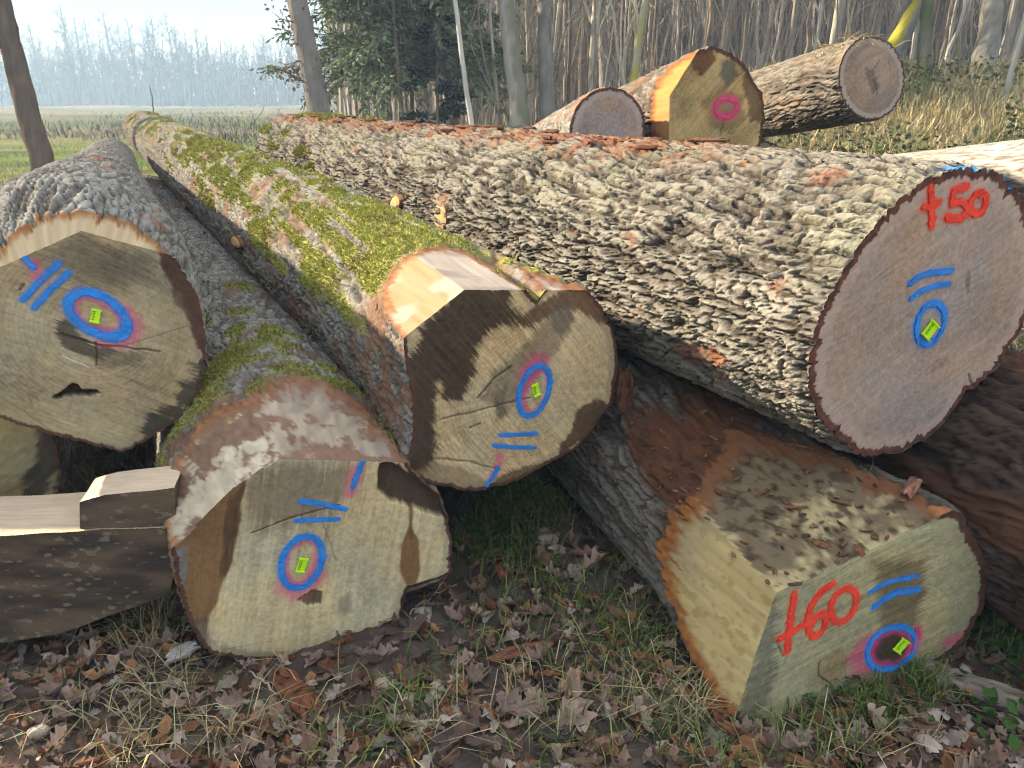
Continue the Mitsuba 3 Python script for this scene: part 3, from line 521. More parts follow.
front = make_log('greenish ended log at the front right painted with a red +60', [(858, 618, 2.13, 0.36), (*px_of(e0 + e_dir * 2.0 + [0, 0, 0.02]), 0.37), (*px_of(e0 + e_dir * 4.6 + [0, 0, 0.05]), 0.34)], E_N,
    [(735, 728), (715, 690), (705, 640), (718, 590), (750, 552), (800, 520), (860, 505), (915, 503), (944, 508), (962, 512), (975, 537), (990, 568), (984, 607), (968, 636), (951, 655), (920, 672), (880, 690), (850, 700), (819, 712), (784, 729), (756, 731)],
    [dict(edge=((733, 724), (776, 593.5)), k=0.15, col=(0.52, 0.40, 0.19), label='broad yellow trimming cut on the left side', rim=(0.40, 0.16, 0.045), rimw=1.0, paint=lambda c, P, s, d: lerp(lerp(c, (0.30, 0.25, 0.17), 0.7 * sstep(0.12, 0.03, d - 0.0) * sstep(0.10, 0.2, P[:, 2] - 0.12)), (0.30, 0.19, 0.07), 0.5 * sstep(0.58, 0.66, fbm(P * 45, 2, 141)))),
     dict(edge=((776, 593.5), (944, 515)), k=0.30, rough=2.2, col=(0.42, 0.34, 0.19), label='sawdust strewn trimming cut on top', rim=(0.16, 0.08, 0.04), paint=lambda c, P, s, d: lerp(lerp(c, (0.12, 0.088, 0.058), 0.9 * sstep(0.42, 0.62, fbm(P * 9, 4, 142) + 0.40 * sstep(0.06, 0.42, s) + 0.25 * (fbm(P * 60, 3, 144) - 0.5))), (0.06, 0.04, 0.03), 0.85 * sstep(0.53, 0.66, fbm(P * 42, 4, 143) + 0.05 * sstep(0.05, 0.3, s))))],
    'furrowed', 67, paint_front, dict(base=(0.37, 0.335, 0.20), pith=(895, 645), grain=0.25, streak=0.5, streak2=0.7, cloud=0.45, rays=0.06, sapcol=(0.33, 0.30, 0.19),
        stains=[([(872, 560), (925, 560), (925, 590), (912, 640), (908, 665), (880, 678), (868, 660), (880, 620)], (0.13, 0.095, 0.055), 0.8, 0.03, 0.03),
                ([(872, 635), (895, 628), (912, 632), (910, 650), (898, 664), (876, 668), (866, 655)], (0.05, 0.038, 0.03), 0.9, 0.010, 0.012),
                ([(770, 660), (820, 655), (835, 690), (800, 722), (752, 728)], (0.33, 0.31, 0.20), 0.5, 0.03, 0.03),
                ([(756, 640), (775, 600), (780, 640), (770, 690), (752, 728), (738, 724)], (0.15, 0.145, 0.105), 0.75, 0.016, 0.03),
                ([(816, 672), (822, 655), (842, 645), (850, 660), (838, 682), (822, 684)], (0.30, 0.20, 0.10), 0.6, 0.010, 0.014),
                ([(940, 520), (960, 516), (985, 570), (975, 615), (955, 640), (945, 590)], (0.36, 0.325, 0.20), 0.6, 0.02, 0.02)],
        cracks=[([(776, 642), (784, 656)], 0.004), ([(820, 662), (818, 676), (830, 684)], 0.004)],
        strokes=[('red', [(794, 593.5), (791, 612), (788.5, 634), (786.7, 652)], 0.024, 'painted_plus_sign'), ('red', [(779.5, 638.4), (792, 632), (804, 624)], 0.024, 'painted_plus_sign'),
                 ('red', [(832.4, 583.8), (821, 591), (813, 602), (807.5, 615), (807.5, 628), (812, 636), (818, 635), (824.6, 627), (825, 617), (821, 613), (814, 618), (809, 628)], 0.024, 'painted_number_six'),
                 ('red', ellipse(843, 605, 18, 11.5, -1.1), 0.024, 'painted_number_zero'),
                 ('blue', [(869.5, 592.3), (879, 586), (889, 581.8), (903, 578.5), (916.4, 576)], 0.015, 'painted_bar'), ('blue', [(873.4, 607.2), (884, 599), (897, 592.3), (908, 591), (918.4, 589.6)], 0.022, 'painted_bar'),
                 ('blue', ellipse(891, 648, 26, 19, -0.55), 0.022, 'painted_ring'), ('pink', [(917, 629), (918, 638), (913, 650)], 0.020, 'pink_spray_mark')],
        spray=[('pink', [(862, 668), (860, 655), (868, 645)], 0.045), ('pink', [(918, 630), (917, 642), (911, 652)], 0.022), ('pink', [(948, 642), (960, 637)], 0.026), ('pink', ellipse(891, 648, 21, 15, -0.55), 0.014)], tag=((899.9, 644.7), (904.5, 639.2), (902.5, 647.3))), tb=0.026, sap=0.02, lumps=0.05)

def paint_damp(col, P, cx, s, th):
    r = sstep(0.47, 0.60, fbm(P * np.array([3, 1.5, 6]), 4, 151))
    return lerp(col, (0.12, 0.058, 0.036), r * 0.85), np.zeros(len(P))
k0 = at(1060, 500, 2.4); kd = np.array([-0.40, 0.916, 0.0])
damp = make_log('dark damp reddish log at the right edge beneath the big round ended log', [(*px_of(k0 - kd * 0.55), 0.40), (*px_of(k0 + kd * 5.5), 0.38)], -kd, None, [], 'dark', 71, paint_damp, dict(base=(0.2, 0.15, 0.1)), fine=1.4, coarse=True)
low_left = make_log('yellowish sawn log end at the far left, tucked beneath the flared grey log', [(-72, 472, 2.55, 0.39), (*px_of(at(-72, 472, 2.55) + np.array([-1.6, 3.6, 0.0])), 0.36)], (0.30, -0.95, 0.0), None, [], 'scaly', 83, None,
    dict(base=(0.36, 0.285, 0.15), pith=(-60, 470), grain=0.7, stains=[([(36, 418), (64, 440), (44, 500), (20, 560), (18, 500), (34, 460)], (0.055, 0.045, 0.035), 0.85, 0.012, 0.02)]), fine=2.4, coarse=True)

def paint_back(col, P, cx, s, th):
    r = sstep(0.50, 0.62, fbm(P * 6, 4, 161)) * sstep(0.2, 0.7, up_of(cx))
    return lerp(col * 1.05, (0.24, 0.12, 0.075), r * 0.7), np.zeros(len(P))
pinkring = make_log('back log with an orange trimmed side and a pink ring on its end', [(714, 106, 4.20, 0.305), (600, 138, 6.6, 0.30)], (0.34, -0.94, -0.05),
    [(652, 120), (655, 90), (668, 68), (690, 53), (712.5, 45), (727, 51), (741, 60), (750, 72), (753, 80), (763, 92), (765, 118), (761, 146), (740, 160), (700, 163), (668, 152)],
    [dict(edge=((691, 61.5), (669.5, 96)), k=0.14, col=(0.40, 0.185, 0.065), label='bright orange trimming cut', rim=(0.30, 0.12, 0.05)), dict(edge=((669.5, 96), (669, 132)), k=0.14, col=(0.42, 0.22, 0.09), label='orange trimming cut low on the side', rim=(0.30, 0.12, 0.05))],
    'furrowed', 91, paint_back, dict(base=(0.43, 0.29, 0.13), pith=(727, 108), grain=0.8, cloud=0.8, rays=0.15,
        stains=[([(690, 58), (712, 46), (716, 60), (702, 76), (692, 70)], (0.15, 0.07, 0.035), 0.9, 0.010, 0.016), ([(722, 62), (735, 58), (738, 75), (728, 86), (720, 76)], (0.10, 0.095, 0.085), 0.8, 0.014, 0.016), ([(745, 66), (756, 78), (765, 95), (764, 120), (750, 122), (748, 100), (742, 85)], (0.13, 0.075, 0.04), 0.85, 0.012, 0.02),
                ([(700, 100), (722, 86), (742, 96), (745, 118), (730, 132), (712, 126)], (0.20, 0.125, 0.06), 0.75, 0.02, 0.03)],
        cracks=[([(727, 110), (720, 135)], 0.004)],
        strokes=[('pink', ellipse(726, 107.7, 11, 9, -0.3), 0.026, 'painted_ring')], spray=[('pink', ellipse(726, 107.7, 11, 9, -0.3), 0.03)]), tb=0.02, fine=1.2, blend=0.3)
small_end = make_log('small log end with a pinkish sawn face, just left of the orange trimmed log', [(608, 131, 4.02, 0.215), (540, 152, 6.4, 0.21)], (0.30, -0.95, 0.0), None, [], 'scaly', 95, paint_back,
    dict(base=(0.36, 0.265, 0.23), pith=(610, 125), streak=0.3, streak2=0.3, cloud=0.4, sapcol=(0.42, 0.33, 0.30), rimcol=(0.16, 0.07, 0.05)), tb=0.014, sap=0.03, fine=1.3)
def paint_over(col, P, cx, s, th):
    r = sstep(0.52, 0.62, fbm(P * 7, 4, 171)) * 0.5
    return lerp(col, (0.24, 0.17, 0.11), r), np.zeros(len(P))
overhang = make_log('rough barked log jutting out highest at the back right, straw on top', [(871.5, 78, 5.0, 0.27), (700, 119, 7.6, 0.265)], (0.30, -0.95, -0.06),
    ellipse(871.5, 78, 33.5, 42.5, 0.0, 32)[:-1], [], 'furrowed', 99, paint_over, dict(base=(0.33, 0.24, 0.195), pith=(873, 78), streak=0.3, cloud=0.5, sapcol=(0.44, 0.36, 0.32), rimcol=(0.12, 0.07, 0.05),
        stains=[([(866, 68), (874, 70), (880, 88), (872, 96), (868, 82)], (0.12, 0.09, 0.075), 0.7, 0.01, 0.02)], cracks=[([(872, 72), (876, 66), (880, 60)], 0.004), ([(874, 80), (878, 94)], 0.004)]), tb=0.012, sap=0.025, fine=1.2, lumps=0.02)
weathered = make_log('pale weathered barkless log behind the right end of the big log', [(1150, 166, 3.3, 0.17), (890, 172, 4.7, 0.10)], None, None, [], 'barkless', 103, None, dict(base=(0.4, 0.36, 0.30)), fine=1.6, lumps=0.06, coarse=True)
# the layer underneath, almost wholly hidden, that the back logs rest on
for (x, y, z, r), nm in (((0.95, 4.9, 0.88, 0.31), 'first'), ((2.0, 6.9, 0.92, 0.36), 'second')):
    a = np.array([x, y, z]); d = np.array([-0.42, 0.9, 0.0])
    make_log('rough log in the hidden layer under the back of the pile', [(*px_of(a - d * 0.2), r), (*px_of(a + d * 4.5), r)], -d, None, [], 'furrowed', 120 + int(x * 10), None, None, fine=4.0, coarse=True, group='hidden logs carrying the back of the pile')

# ---- branch scars on the big log, a torn knot on the mossy one
def on_log(info, px, py):
    """the bark point of a log that is seen nearest to a pixel, and its outward direction"""
    q = info['P'] - EYE; z = q @ FWD; d = np.hypot(512 + FOCAL * (q @ RGT) / z - px, 384 - FOCAL * (q @ UPV) / z - py) + 3.0 * (z - z.min())
    d = d + 1e3 * ((q * info['dir']).sum(1) > 0); i = int(np.argmin(d)); return info['P'][i], unit(info['dir'][i]), i
def scar(info, px, py, a, b, rot, seed, label, raise_=0.013, col=(0.42, 0.27, 0.13)):
    X, nrm, i = on_log(info, px, py)
    ax = unit(info['C'][-1] - info['C'][0]); ax = unit(ax - nrm * (ax @ nrm)); bx = np.cross(nrm, ax)
    nt, nr = 40, 9; v, cl = [], []
    for k in range(nr):
        f = k / (nr - 1)
        for j in range(nt):
            t = 2 * math.pi * j / nt; w = 1 + 0.12 * (noise(np.array([[math.cos(t) * 2, math.sin(t) * 2, seed]]), seed)[0] - 0.5)
            u, w2 = a * f * w * math.cos(t), b * f * w * math.sin(t)
            lift = raise_ * (1 - 0.55 * f ** 4) - (0.022 if k == nr - 1 else 0) - (0.005 if k == nr - 3 else 0)
            v.append(X + ax * (u * math.cos(rot) - w2 * math.sin(rot)) + bx * (u * math.sin(rot) + w2 * math.cos(rot)) + nrm * lift)
            g = 0.75 + 0.5 * noise(np.array([[f * 12, t * 0.4, seed]]))[0]
            cl.append(np.array(col) * g if f < 0.78 else np.array((0.15, 0.08, 0.04)) * g)
    v, cl = np.array(v), np.array(cl)
    ii, jj = np.meshgrid(np.arange(nr - 1), np.arange(nt), indexing='ij'); p = (ii * nt + jj).ravel(); q = (ii * nt + (jj + 1) % nt).ravel()
    part(info['key'], 'branch_scar', mesh(v, np.vstack([np.stack([p, p + nt, q + nt], -1), np.stack([p, q + nt, q], -1)]), 'mat_wood', cl, smooth=True), label=label)
scar(big, 440, 217, 0.13, 0.085, 0.25, 3, 'oval sawn branch scar low on the flank')
scar(big, 396, 204, 0.13, 0.045, 0.3, 4, 'narrow brown branch scar')
scar(mossy, 236, 243, 0.16, 0.035, 0.1, 5, 'torn pale branch scar on the left flank', col=(0.52, 0.36, 0.16))
scar(mossy, 184, 205, 0.20, 0.035, 0.1, 6, 'torn pale branch scar further along', col=(0.50, 0.38, 0.20))

# ---- moss cushions: short leafy tufts on the mossy parts of three logs
def moss_tufts(info, count, seed, shade, size=0.011):
    r = np.random.default_rng(seed); w = info['moss'] * (info['idx'] == 0) * ((EYE - info['P']) * info['dir']).sum(1).clip(0) ** 0.3
    ok = np.flatnonzero(w > 0.35)
    if len(ok) == 0: return
    i = r.choice(ok, count, p=w[ok] / w[ok].sum()); X = info['P'][i] + r.normal(0, 0.004, (count, 3)); nrm = unit(info['dir'][i] + r.normal(0, 0.55, (count, 3)))
    dist = np.linalg.norm(X - EYE, axis=1); sc = size * r.uniform(0.6, 1.5, count) * np.clip(dist / 2.6, 0.9, 2.0)
    t = unit(np.cross(nrm, r.normal(0, 1, (count, 3)))); wd = sc * 0.30
    v = np.stack([X - t * wd[:, None] - nrm * 0.003, X + t * wd[:, None] - nrm * 0.003, X + nrm * sc[:, None] + t * (r.normal(0, 0.3, count) * sc)[:, None]], 1).reshape(-1, 3)
    cl = np.repeat(lerp(moss_tint(X, seed), (0.20, 0.15, 0.06), 0.7 * sstep(0.5, 0.7, fbm(X * 9, 3, seed + 2))) * shade * r.uniform(0.6, 1.35, (count, 1)), 3, 0)
    part(info['key'], 'moss', mesh(v, np.arange(3 * count).reshape(-1, 3), 'mat_soft', cl), label='yellow green moss', kind='stuff')
moss_tufts(mossy, 42000, 5, 0.95, 0.0068); moss_tufts(lower, 11000, 6, 0.8, 0.007); moss_tufts(front, 2500, 7, 0.55); moss_tufts(big, 3500, 8, 0.9)

# ---- the thick sawn offcut lying at the front left
def offcut():
    key = thing('sawn_offcut', 'thick sawn offcut at the left front with dark side and stepped pale top', 'offcut')
    n = unit(np.array([0.06, -1.0, 0.0])); e1 = unit(np.cross([0, 0, 1], n)); e2 = np.cross(n, e1); back = unit(np.array([-0.22, 0.97, -0.02]))
    C0 = at(80, 570, 2.22)
    def plane(px, py):
        w = ray(px, py); X = EYE + w * (((C0 - EYE) @ n) / (w @ n)); return np.array([(X - C0) @ e1, (X - C0) @ e2])
    def block(poly, d0, d1, name, seed, slope=0.0):
        pts = Polygon([plane(*q) for q in poly]).buffer(-0.004, join_style=2).buffer(0.004, quad_segs=2)
        m = trimesh.creation.extrude_polygon(pts, 1.0, engine='earcut'); v, f = np.array(m.vertices), np.array(m.faces)
        v, f = trimesh.remesh.subdivide_to_size(v * [1, 1, 0.2], f, 0.024, max_iter=12); v = v / [1, 1, 0.2]
        X = C0 + v[:, :1] * e1 + v[:, 1:2] * e2 + back * (d0 + v[:, 2:] * (d1 - d0))
        X = X + 0.006 * (np.stack([fbm(X * 12, 3, seed + k) for k in range(3)], -1) - 0.5)
        f = f[:, ::-1]; tri = np.cross(X[f[:, 1]] - X[f[:, 0]], X[f[:, 2]] - X[f[:, 0]]); tri = unit(tri); cen = X[f].mean(1)
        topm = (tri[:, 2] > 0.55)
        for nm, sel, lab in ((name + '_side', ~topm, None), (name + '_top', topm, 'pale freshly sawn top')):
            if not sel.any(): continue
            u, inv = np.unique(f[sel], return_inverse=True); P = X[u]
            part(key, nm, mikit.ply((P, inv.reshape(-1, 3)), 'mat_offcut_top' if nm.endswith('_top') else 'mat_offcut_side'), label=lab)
    block([(-110, 538), (0, 536), (79, 531), (100, 529), (175, 527), (176, 560), (170, 594), (120, 612), (60, 634), (0, 643), (-110, 648)], 0, 0.25, 'block', 201)
    block([(79.5, 529.5), (79, 503), (104, 496), (150, 491), (174, 488), (175, 525.5), (130, 528)], 0.003, 0.16, 'step', 201)
offcut()
# ------------------------------------------------------------------ trees
def tube(pts, rad, sides=8, cap=True):
    p = np.asarray(pts, float); rad = np.broadcast_to(np.asarray(rad, float), (len(p),))
    t = unit(np.gradient(p, axis=0)); ref = np.array([0, 0, 1.0]) if abs(t[0, 2]) < 0.8 else np.array([1.0, 0, 0])
    a = unit(np.cross(t, ref)); b = np.cross(t, a)
    g = np.arange(sides) * 2 * math.pi / sides
    v = (p[:, None] + rad[:, None, None] * (np.cos(g)[None, :, None] * a[:, None] + np.sin(g)[None, :, None] * b[:, None])).reshape(-1, 3)
    i, j = np.meshgrid(np.arange(len(p) - 1), np.arange(sides), indexing='ij'); q = (i * sides + j).ravel(); r = (i * sides + (j + 1) % sides).ravel()
    return v, np.vstack([np.stack([q, r, r + sides], -1), np.stack([q, r + sides, q + sides], -1)])
class Bag:
    def __init__(self): self.v, self.f, self.c, self.n = [], [], [], 0
    def add(self, v, f, c):
        self.v.append(v); self.f.append(np.asarray(f) + self.n); self.c.append(np.broadcast_to(np.asarray(c, float), (len(v), 3))); self.n += len(v)
    def arrays(self): return np.vstack(self.v), np.vstack(self.f), np.vstack(self.c)
    def shape(self, mat='mat_soft', smooth=False, to_world=None):
        v, f, c = self.arrays(); return mesh(v, f, mat, c, smooth=smooth, to_world=to_world)
def limb(rg, start, d, length, n=6, droop=0.0, wob=0.15):
    p = [np.array(start, float)]; d = unit(np.array(d, float))
    for _ in range(n - 1):
        d = unit(d + rg.normal(0, wob, 3) + np.array([0, 0, droop])); p.append(p[-1] + d * length / (n - 1))
    return np.array(p)
def bark_tint(v, base, moss, seed, nrm=None):
    c = np.array(base) * (0.35 + 0.7 * fbm(v * np.array([9, 9, 2.5]), 3, seed) + 0.6 * fbm(v * np.array([40, 40, 9]), 3, seed + 2))[:, None]
    if moss is not None:
        m = moss[0] * sstep(0.35, 0.6, fbm(v * np.array([4, 4, 1.6]), 3, seed + 1) + (0.45 * (nrm @ np.array(moss[3])) - 0.22 if len(moss) > 3 else 0)) * sstep(moss[2], moss[2] * 0.3, v[:, 2] - v[:, 2].min())
        c = lerp(c, np.array(moss[1]), m)
    return c
def tree_parts(seed, height, r0, lean=(0, 0), base=(0.17, 0.15, 0.125), moss=None, first=0.3, limbs=14, twig=True, sides=10, depth2=4, spread=0.34, straight=0.02, rise=0.55, flare=1.35, twigs3=0, rings=22):
    rg = np.random.default_rng(seed); n = rings
    z = np.linspace(0, 1, n) ** 1.25 * height
    wob = np.cumsum(rg.normal(0, straight * height / n ** 0.5 * 0.25, (n, 2)), 0); wob -= wob[0]
    p = np.stack([lean[0] * z + wob[:, 0], lean[1] * z + wob[:, 1], z - 0.25 * (z == 0)], -1)
    rad = r0 * (1 - 0.85 * (z / height)) * (1 + (flare - 1) * np.exp(-z / (0.12 + r0 * 1.4)))
    v, f = tube(p, rad, sides)
    pc = np.repeat(p, sides, 0); v = pc + (v - pc) * (1 + 0.14 * (fbm(v * np.array([6, 6, 1.5]), 3, seed) - 0.5) + (0.22 if rings > 40 else 0) * (fbm(v * np.array([38, 38, 7]), 3, seed + 3) - 0.5))[:, None]
    trunk, crown = Bag(), Bag(); trunk.add(v, f, bark_tint(v, base, moss, seed, unit(v - pc)))
    for k in range(limbs):
        t = first + (0.97 - first) * (k + rg.random()) / limbs; i = np.searchsorted(z, t * height) - 1; i = max(0, min(i, n - 2))
        fr = (t * height - z[i]) / max(z[i + 1] - z[i], 1e-6); o = p[i] * (1 - fr) + p[i + 1] * fr
        a = rg.uniform(0, 2 * math.pi); ln = height * spread * (1.05 - t) * rg.uniform(0.6, 1.25) + 0.05 * height; rr_ = max(r0 * (1 - 0.85 * t) * 0.5, 0.006)
        q = limb(rg, o, (math.cos(a), math.sin(a), rise * rg.uniform(0.5, 1.6)), ln, 7, 0.05, 0.16)
        cv, cf = tube(q, np.linspace(rr_, rr_ * 0.22, 7), 5); cc = np.array(base) * 0.95; crown.add(cv, cf, cc)
        for m in range(depth2):
            i2 = rg.integers(2, 6); d2 = unit(q[i2] - q[i2 - 1]) + rg.normal(0, 0.55, 3)
            q2 = limb(rg, q[i2], d2, ln * rg.uniform(0.25, 0.5), 5, 0.05, 0.2); cv, cf = tube(q2, np.linspace(rr_ * 0.42, rr_ * 0.1, 5), 4); crown.add(cv, cf, cc)
            for _ in range(twigs3):
                i3 = rg.integers(1, 5); q3 = limb(rg, q2[i3], unit(q2[i3] - q2[i3 - 1]) + rg.normal(0, 0.6, 3), ln * rg.uniform(0.12, 0.28), 4, 0.03, 0.2)
                cv, cf = tube(q3, np.linspace(rr_ * 0.2, rr_ * 0.07, 4), 3); crown.add(cv, cf, cc)
    return trunk, crown
def place_tree(name, label, x, y, parts, group=None, yaw=0, scale=1.0, z=None):
    key = thing(name, label, 'tree', group); tw = T().translate([x, y, float(ground_z(x, y)) if z is None else z]).rotate([0, 0, 1], yaw).scale(scale)
    for nm, sh in zip(('trunk', 'crown'), parts): part(key, nm, {**sh, 'to_world': tw})
    return key
def between(px0, py0, px1, py1, d, far=None):
    """foot on the ground and lean of a trunk that passes two points at one distance"""
    a, b = at(px0, py0, d), at(px1, py1, d if far is None else far); k = (b - a) / (b[2] - a[2])
    g = 0.0
    for _ in range(6):
        x, y = a[:2] + k[:2] * (g - a[2]); g = float(ground_z(x, y))
    return x, y, (k[0], k[1])
def own(label, px0, py0, px1, py1, d, r, seed, name='tree', far=None, height=13.0, **kw):
    x, y, ln = between(px0, py0, px1, py1, d, far)
    kw['sides'] = 30 if r > 0.08 else 12; kw['rings'] = 110 if r > 0.08 else 40
    tr, cr = tree_parts(seed, height, r, ln, **kw)
    return place_tree(name, label, x, y, (tr.shape('mat_bark', True), cr.shape()))
YEL = (0.30, 0.27, 0.03)
own('dark leaning tree trunk standing alone at the far left behind the flared log', 50, 180, 3, 0, 9.0, 0.135, 301, base=(0.115, 0.09, 0.07), first=0.35, limbs=10, sides=14, flare=1.1)
t2 = own('grey trunk with short dry twigs standing before the hazy field, left of the conifers', 320, 112, 302, 0, 11.0, 0.175, 302, base=(0.17, 0.155, 0.145), first=0.25, limbs=12, sides=14, flare=1.4)
own('smooth beech trunk lit on its left, mossy at the foot, nearest the big log', 521, 112, 508, 0, 13.0, 0.165, 303, base=(0.27, 0.255, 0.225), moss=(0.6, (0.10, 0.105, 0.045), 9, (0.9, -0.4, 0)), sides=14)
own('grey beech trunk with a yellow mossy foot just right of the nearest beech', 547, 112, 543, 0, 14.0, 0.15, 304, base=(0.20, 0.19, 0.18), moss=(0.9, YEL, 1.2), sides=12)
own('steeply leaning trunk with a yellow moss stripe behind the jutting log', 897, 42, 923, 0, 13.0, 0.155, 305, base=(0.19, 0.185, 0.19), moss=(1.0, (0.30, 0.27, 0.035), 40.0, (-1.0, -0.3, 0.5)), sides=14, height=10.0, flare=1.1)
own('dark mossy trunk close behind the jutting log end at the right', 922, 90, 926, 0, 12.5, 0.10, 306, base=(0.12, 0.115, 0.085), moss=(0.8, (0.06, 0.08, 0.02), 3.0), sides=12)
own('stout smooth grey trunk standing on the bank near the right edge', 984, 75, 993, 0, 14.0, 0.185, 307, base=(0.22, 0.205, 0.18), sides=14)
own('white slender stem crossing the dark conifer edge', 471, 110, 458, 0, 12.5, 0.045, 308, base=(0.42, 0.41, 0.39), first=0.5, sides=8)
own('slim forked stem with bright yellow moss behind the orange trimmed log', 636, 75, 648, 0, 12.0, 0.065, 309, base=(0.26, 0.25, 0.20), moss=(0.95, YEL, 3.0), sides=9)
own('thin pale stem leaning right at the right edge of the bank', 1006, 88, 1026, 15, 11.0, 0.035, 310, base=(0.30, 0.285, 0.25), first=0.4, sides=7)
own('grey trunk standing third from the left of the beeches', 606, 100, 600, 0, 18.0, 0.14, 311, base=(0.17, 0.165, 0.16), sides=10)
own('dark trunk standing behind the highest log at the back', 800, 60, 797, 0, 19.0, 0.14, 312, base=(0.13, 0.12, 0.11), sides=10)
own('crooked light stem beside the yellow mossed one', 626, 80, 612, 0, 13.0, 0.028, 313, base=(0.33, 0.31, 0.26), first=0.3, sides=6, straight=0.06)
# dry curled leaves left hanging on the low twigs of the lone grey trunk
def hanging(key, px, py, d, n, rad, seed, col):
    rg = np.random.default_rng(seed); X = at(px, py, d) + rg.normal(0, 1, (n, 3)) * rad; s_ = rg.uniform(0.02, 0.045, n); a = unit(rg.normal(0, 1, (n, 3))); b = unit(np.cross(a, rg.normal(0, 1, (n, 3))))
    v = np.stack([X - a * s_[:, None], X + b * 0.6 * s_[:, None], X + a * s_[:, None], X - b * 0.6 * s_[:, None]], 1).reshape(-1, 3); i = np.arange(n) * 4
    part(key, 'dry_leaves', mesh(v, np.vstack([np.stack([i, i + 1, i + 2], -1), np.stack([i, i + 2, i + 3], -1)]), 'mat_soft', np.repeat(np.array(col) * rg.uniform(0.6, 1.4, (n, 1)), 4, 0)), kind='stuff', label='dry leaves on low twigs')
hanging(t2, 293, 72, 11, 90, np.array([0.16, 0.12, 0.10]), 1, (0.17, 0.10, 0.07)); hanging(t2, 288, 20, 11, 60, np.array([0.14, 0.12, 0.14]), 2, (0.15, 0.11, 0.08)); hanging(t2, 322, 60, 11, 40, np.array([0.12, 0.12, 0.2]), 3, (0.15, 0.11, 0.08))
def twiggy(key, specs, d, seed, base=(0.13, 0.10, 0.08)):
    rg = np.random.default_rng(seed)
    for (x0, y0, x1, y1) in specs:
        b = Bag(); a, e = at(x0, y0, d), at(x1, y1, d - 0.2); ln = np.linalg.norm(e - a); q = limb(rg, a, e - a, ln, 7, 0, 0.12); b.add(*tube(q, np.linspace(0.018, 0.005, 7), 5), base)
        for _ in range(9):
            i = rg.integers(1, 7); q2 = limb(rg, q[i], unit(e - a) + rg.normal(0, 0.6, 3), ln * rg.uniform(0.15, 0.4), 4, 0, 0.25); b.add(*tube(q2, np.linspace(0.007, 0.003, 4), 3), base)
        part(key, 'dead_branch', b.shape())
twiggy(t2, [(312, 85, 276, 66), (310, 62, 284, 58), (306, 30, 280, 16), (318, 95, 344, 62), (309, 45, 285, 40)], 11, 5)

# conifers at the edge of the wood: thin bare lower trunks, hanging green sprays above
def conifer(label, px, py, d, r, seed, height, skirt, width, dense, col, name='conifer'):
    X = at(px, py, d); x, y = X[0], X[1]; z0 = float(ground_z(x, y)); rg = np.random.default_rng(seed)
    tr, _ = tree_parts(seed, height, r, (rg.normal(0, .015), 0), base=(0.16, 0.135, 0.11), limbs=1, depth2=0, sides=9, first=0.95)
    lim, leaf = Bag(), []
    for k in range(dense):
        h = skirt + (height - skirt) * ((k + rg.random()) / dense) ** 1.7; a = rg.uniform(0, 2 * math.pi); ln = width * (1 - 0.75 * (h - skirt) / (height - skirt)) * rg.uniform(0.5, 1.1)
        q = limb(rg, (0, 0, h), (math.cos(a), math.sin(a), 0.25), ln, 8, -0.07, 0.10); lim.add(*tube(q, np.linspace(0.02, 0.004, 8), 4), (0.12, 0.10, 0.08))
        for i in range(2, 8):
            for _ in range(6):
                d2 = unit(q[i] - q[i - 1]) + rg.normal(0, 0.5, 3) * [1, 1, 0.4]; q2 = limb(rg, q[i], d2, ln * rg.uniform(0.12, 0.30), 4, -0.10, 0.15)
                for a0, b0 in zip(q2[:-1], q2[1:]):
                    for _ in range(3):
                        o = a0 + (b0 - a0) * rg.random(); e = unit(b0 - a0) + rg.normal(0, 0.5, 3) * [1, 1, 0.5]; e = unit(e) * rg.uniform(0.07, 0.16); sd = unit(np.cross(e, [rg.normal(0, .5), rg.normal(0, .5), 1.0])) * 0.022
                        leaf.append((o - sd, o + e * 0.6 - sd, o + e, o + e * 0.5 + sd * 1.2))
    L = np.array(leaf).reshape(-1, 3); n = len(leaf); i = np.arange(n) * 4
    cl = np.repeat(np.array(col) * rg.uniform(0.6, 1.5, (n, 1)) * (1 + np.array([0.35, 0.15, 0.0]) * rg.random((n, 1))), 4, 0)
    key = thing(name, label, 'conifer'); tw = T().translate([x, y, z0])
    part(key, 'trunk', {**tr.shape('mat_bark', True), 'to_world': tw}); part(key, 'branches', {**lim.shape(), 'to_world': tw})
    part(key, 'needles', {**mesh(L, np.vstack([np.stack([i, i + 1, i + 2], -1), np.stack([i, i + 2, i + 3], -1)]), 'mat_soft', cl), 'to_world': tw}, kind='stuff')
conifer('tall green conifer hanging over the gap, its low boughs reaching left to the grey trunk', 388, 110, 14.5, 0.065, 401, 8.0, 2.15, 2.1, 110, (0.135, 0.18, 0.11))
conifer('green conifer with two pale thin stems beside it, in the middle of the clump', 415, 110, 15.0, 0.05, 402, 8.0, 2.3, 1.8, 84, (0.115, 0.16, 0.098))
conifer('small dark evergreen skirted almost to the ground below the conifers', 436, 112, 14.0, 0.05, 403, 3.4, 0.25, 0.8, 46, (0.035, 0.060, 0.040))
conifer('grey green conifer furthest right in the clump beside the white stem', 455, 108, 17.0, 0.07, 404, 8.5, 2.3, 1.8, 70, (0.10, 0.135, 0.09))
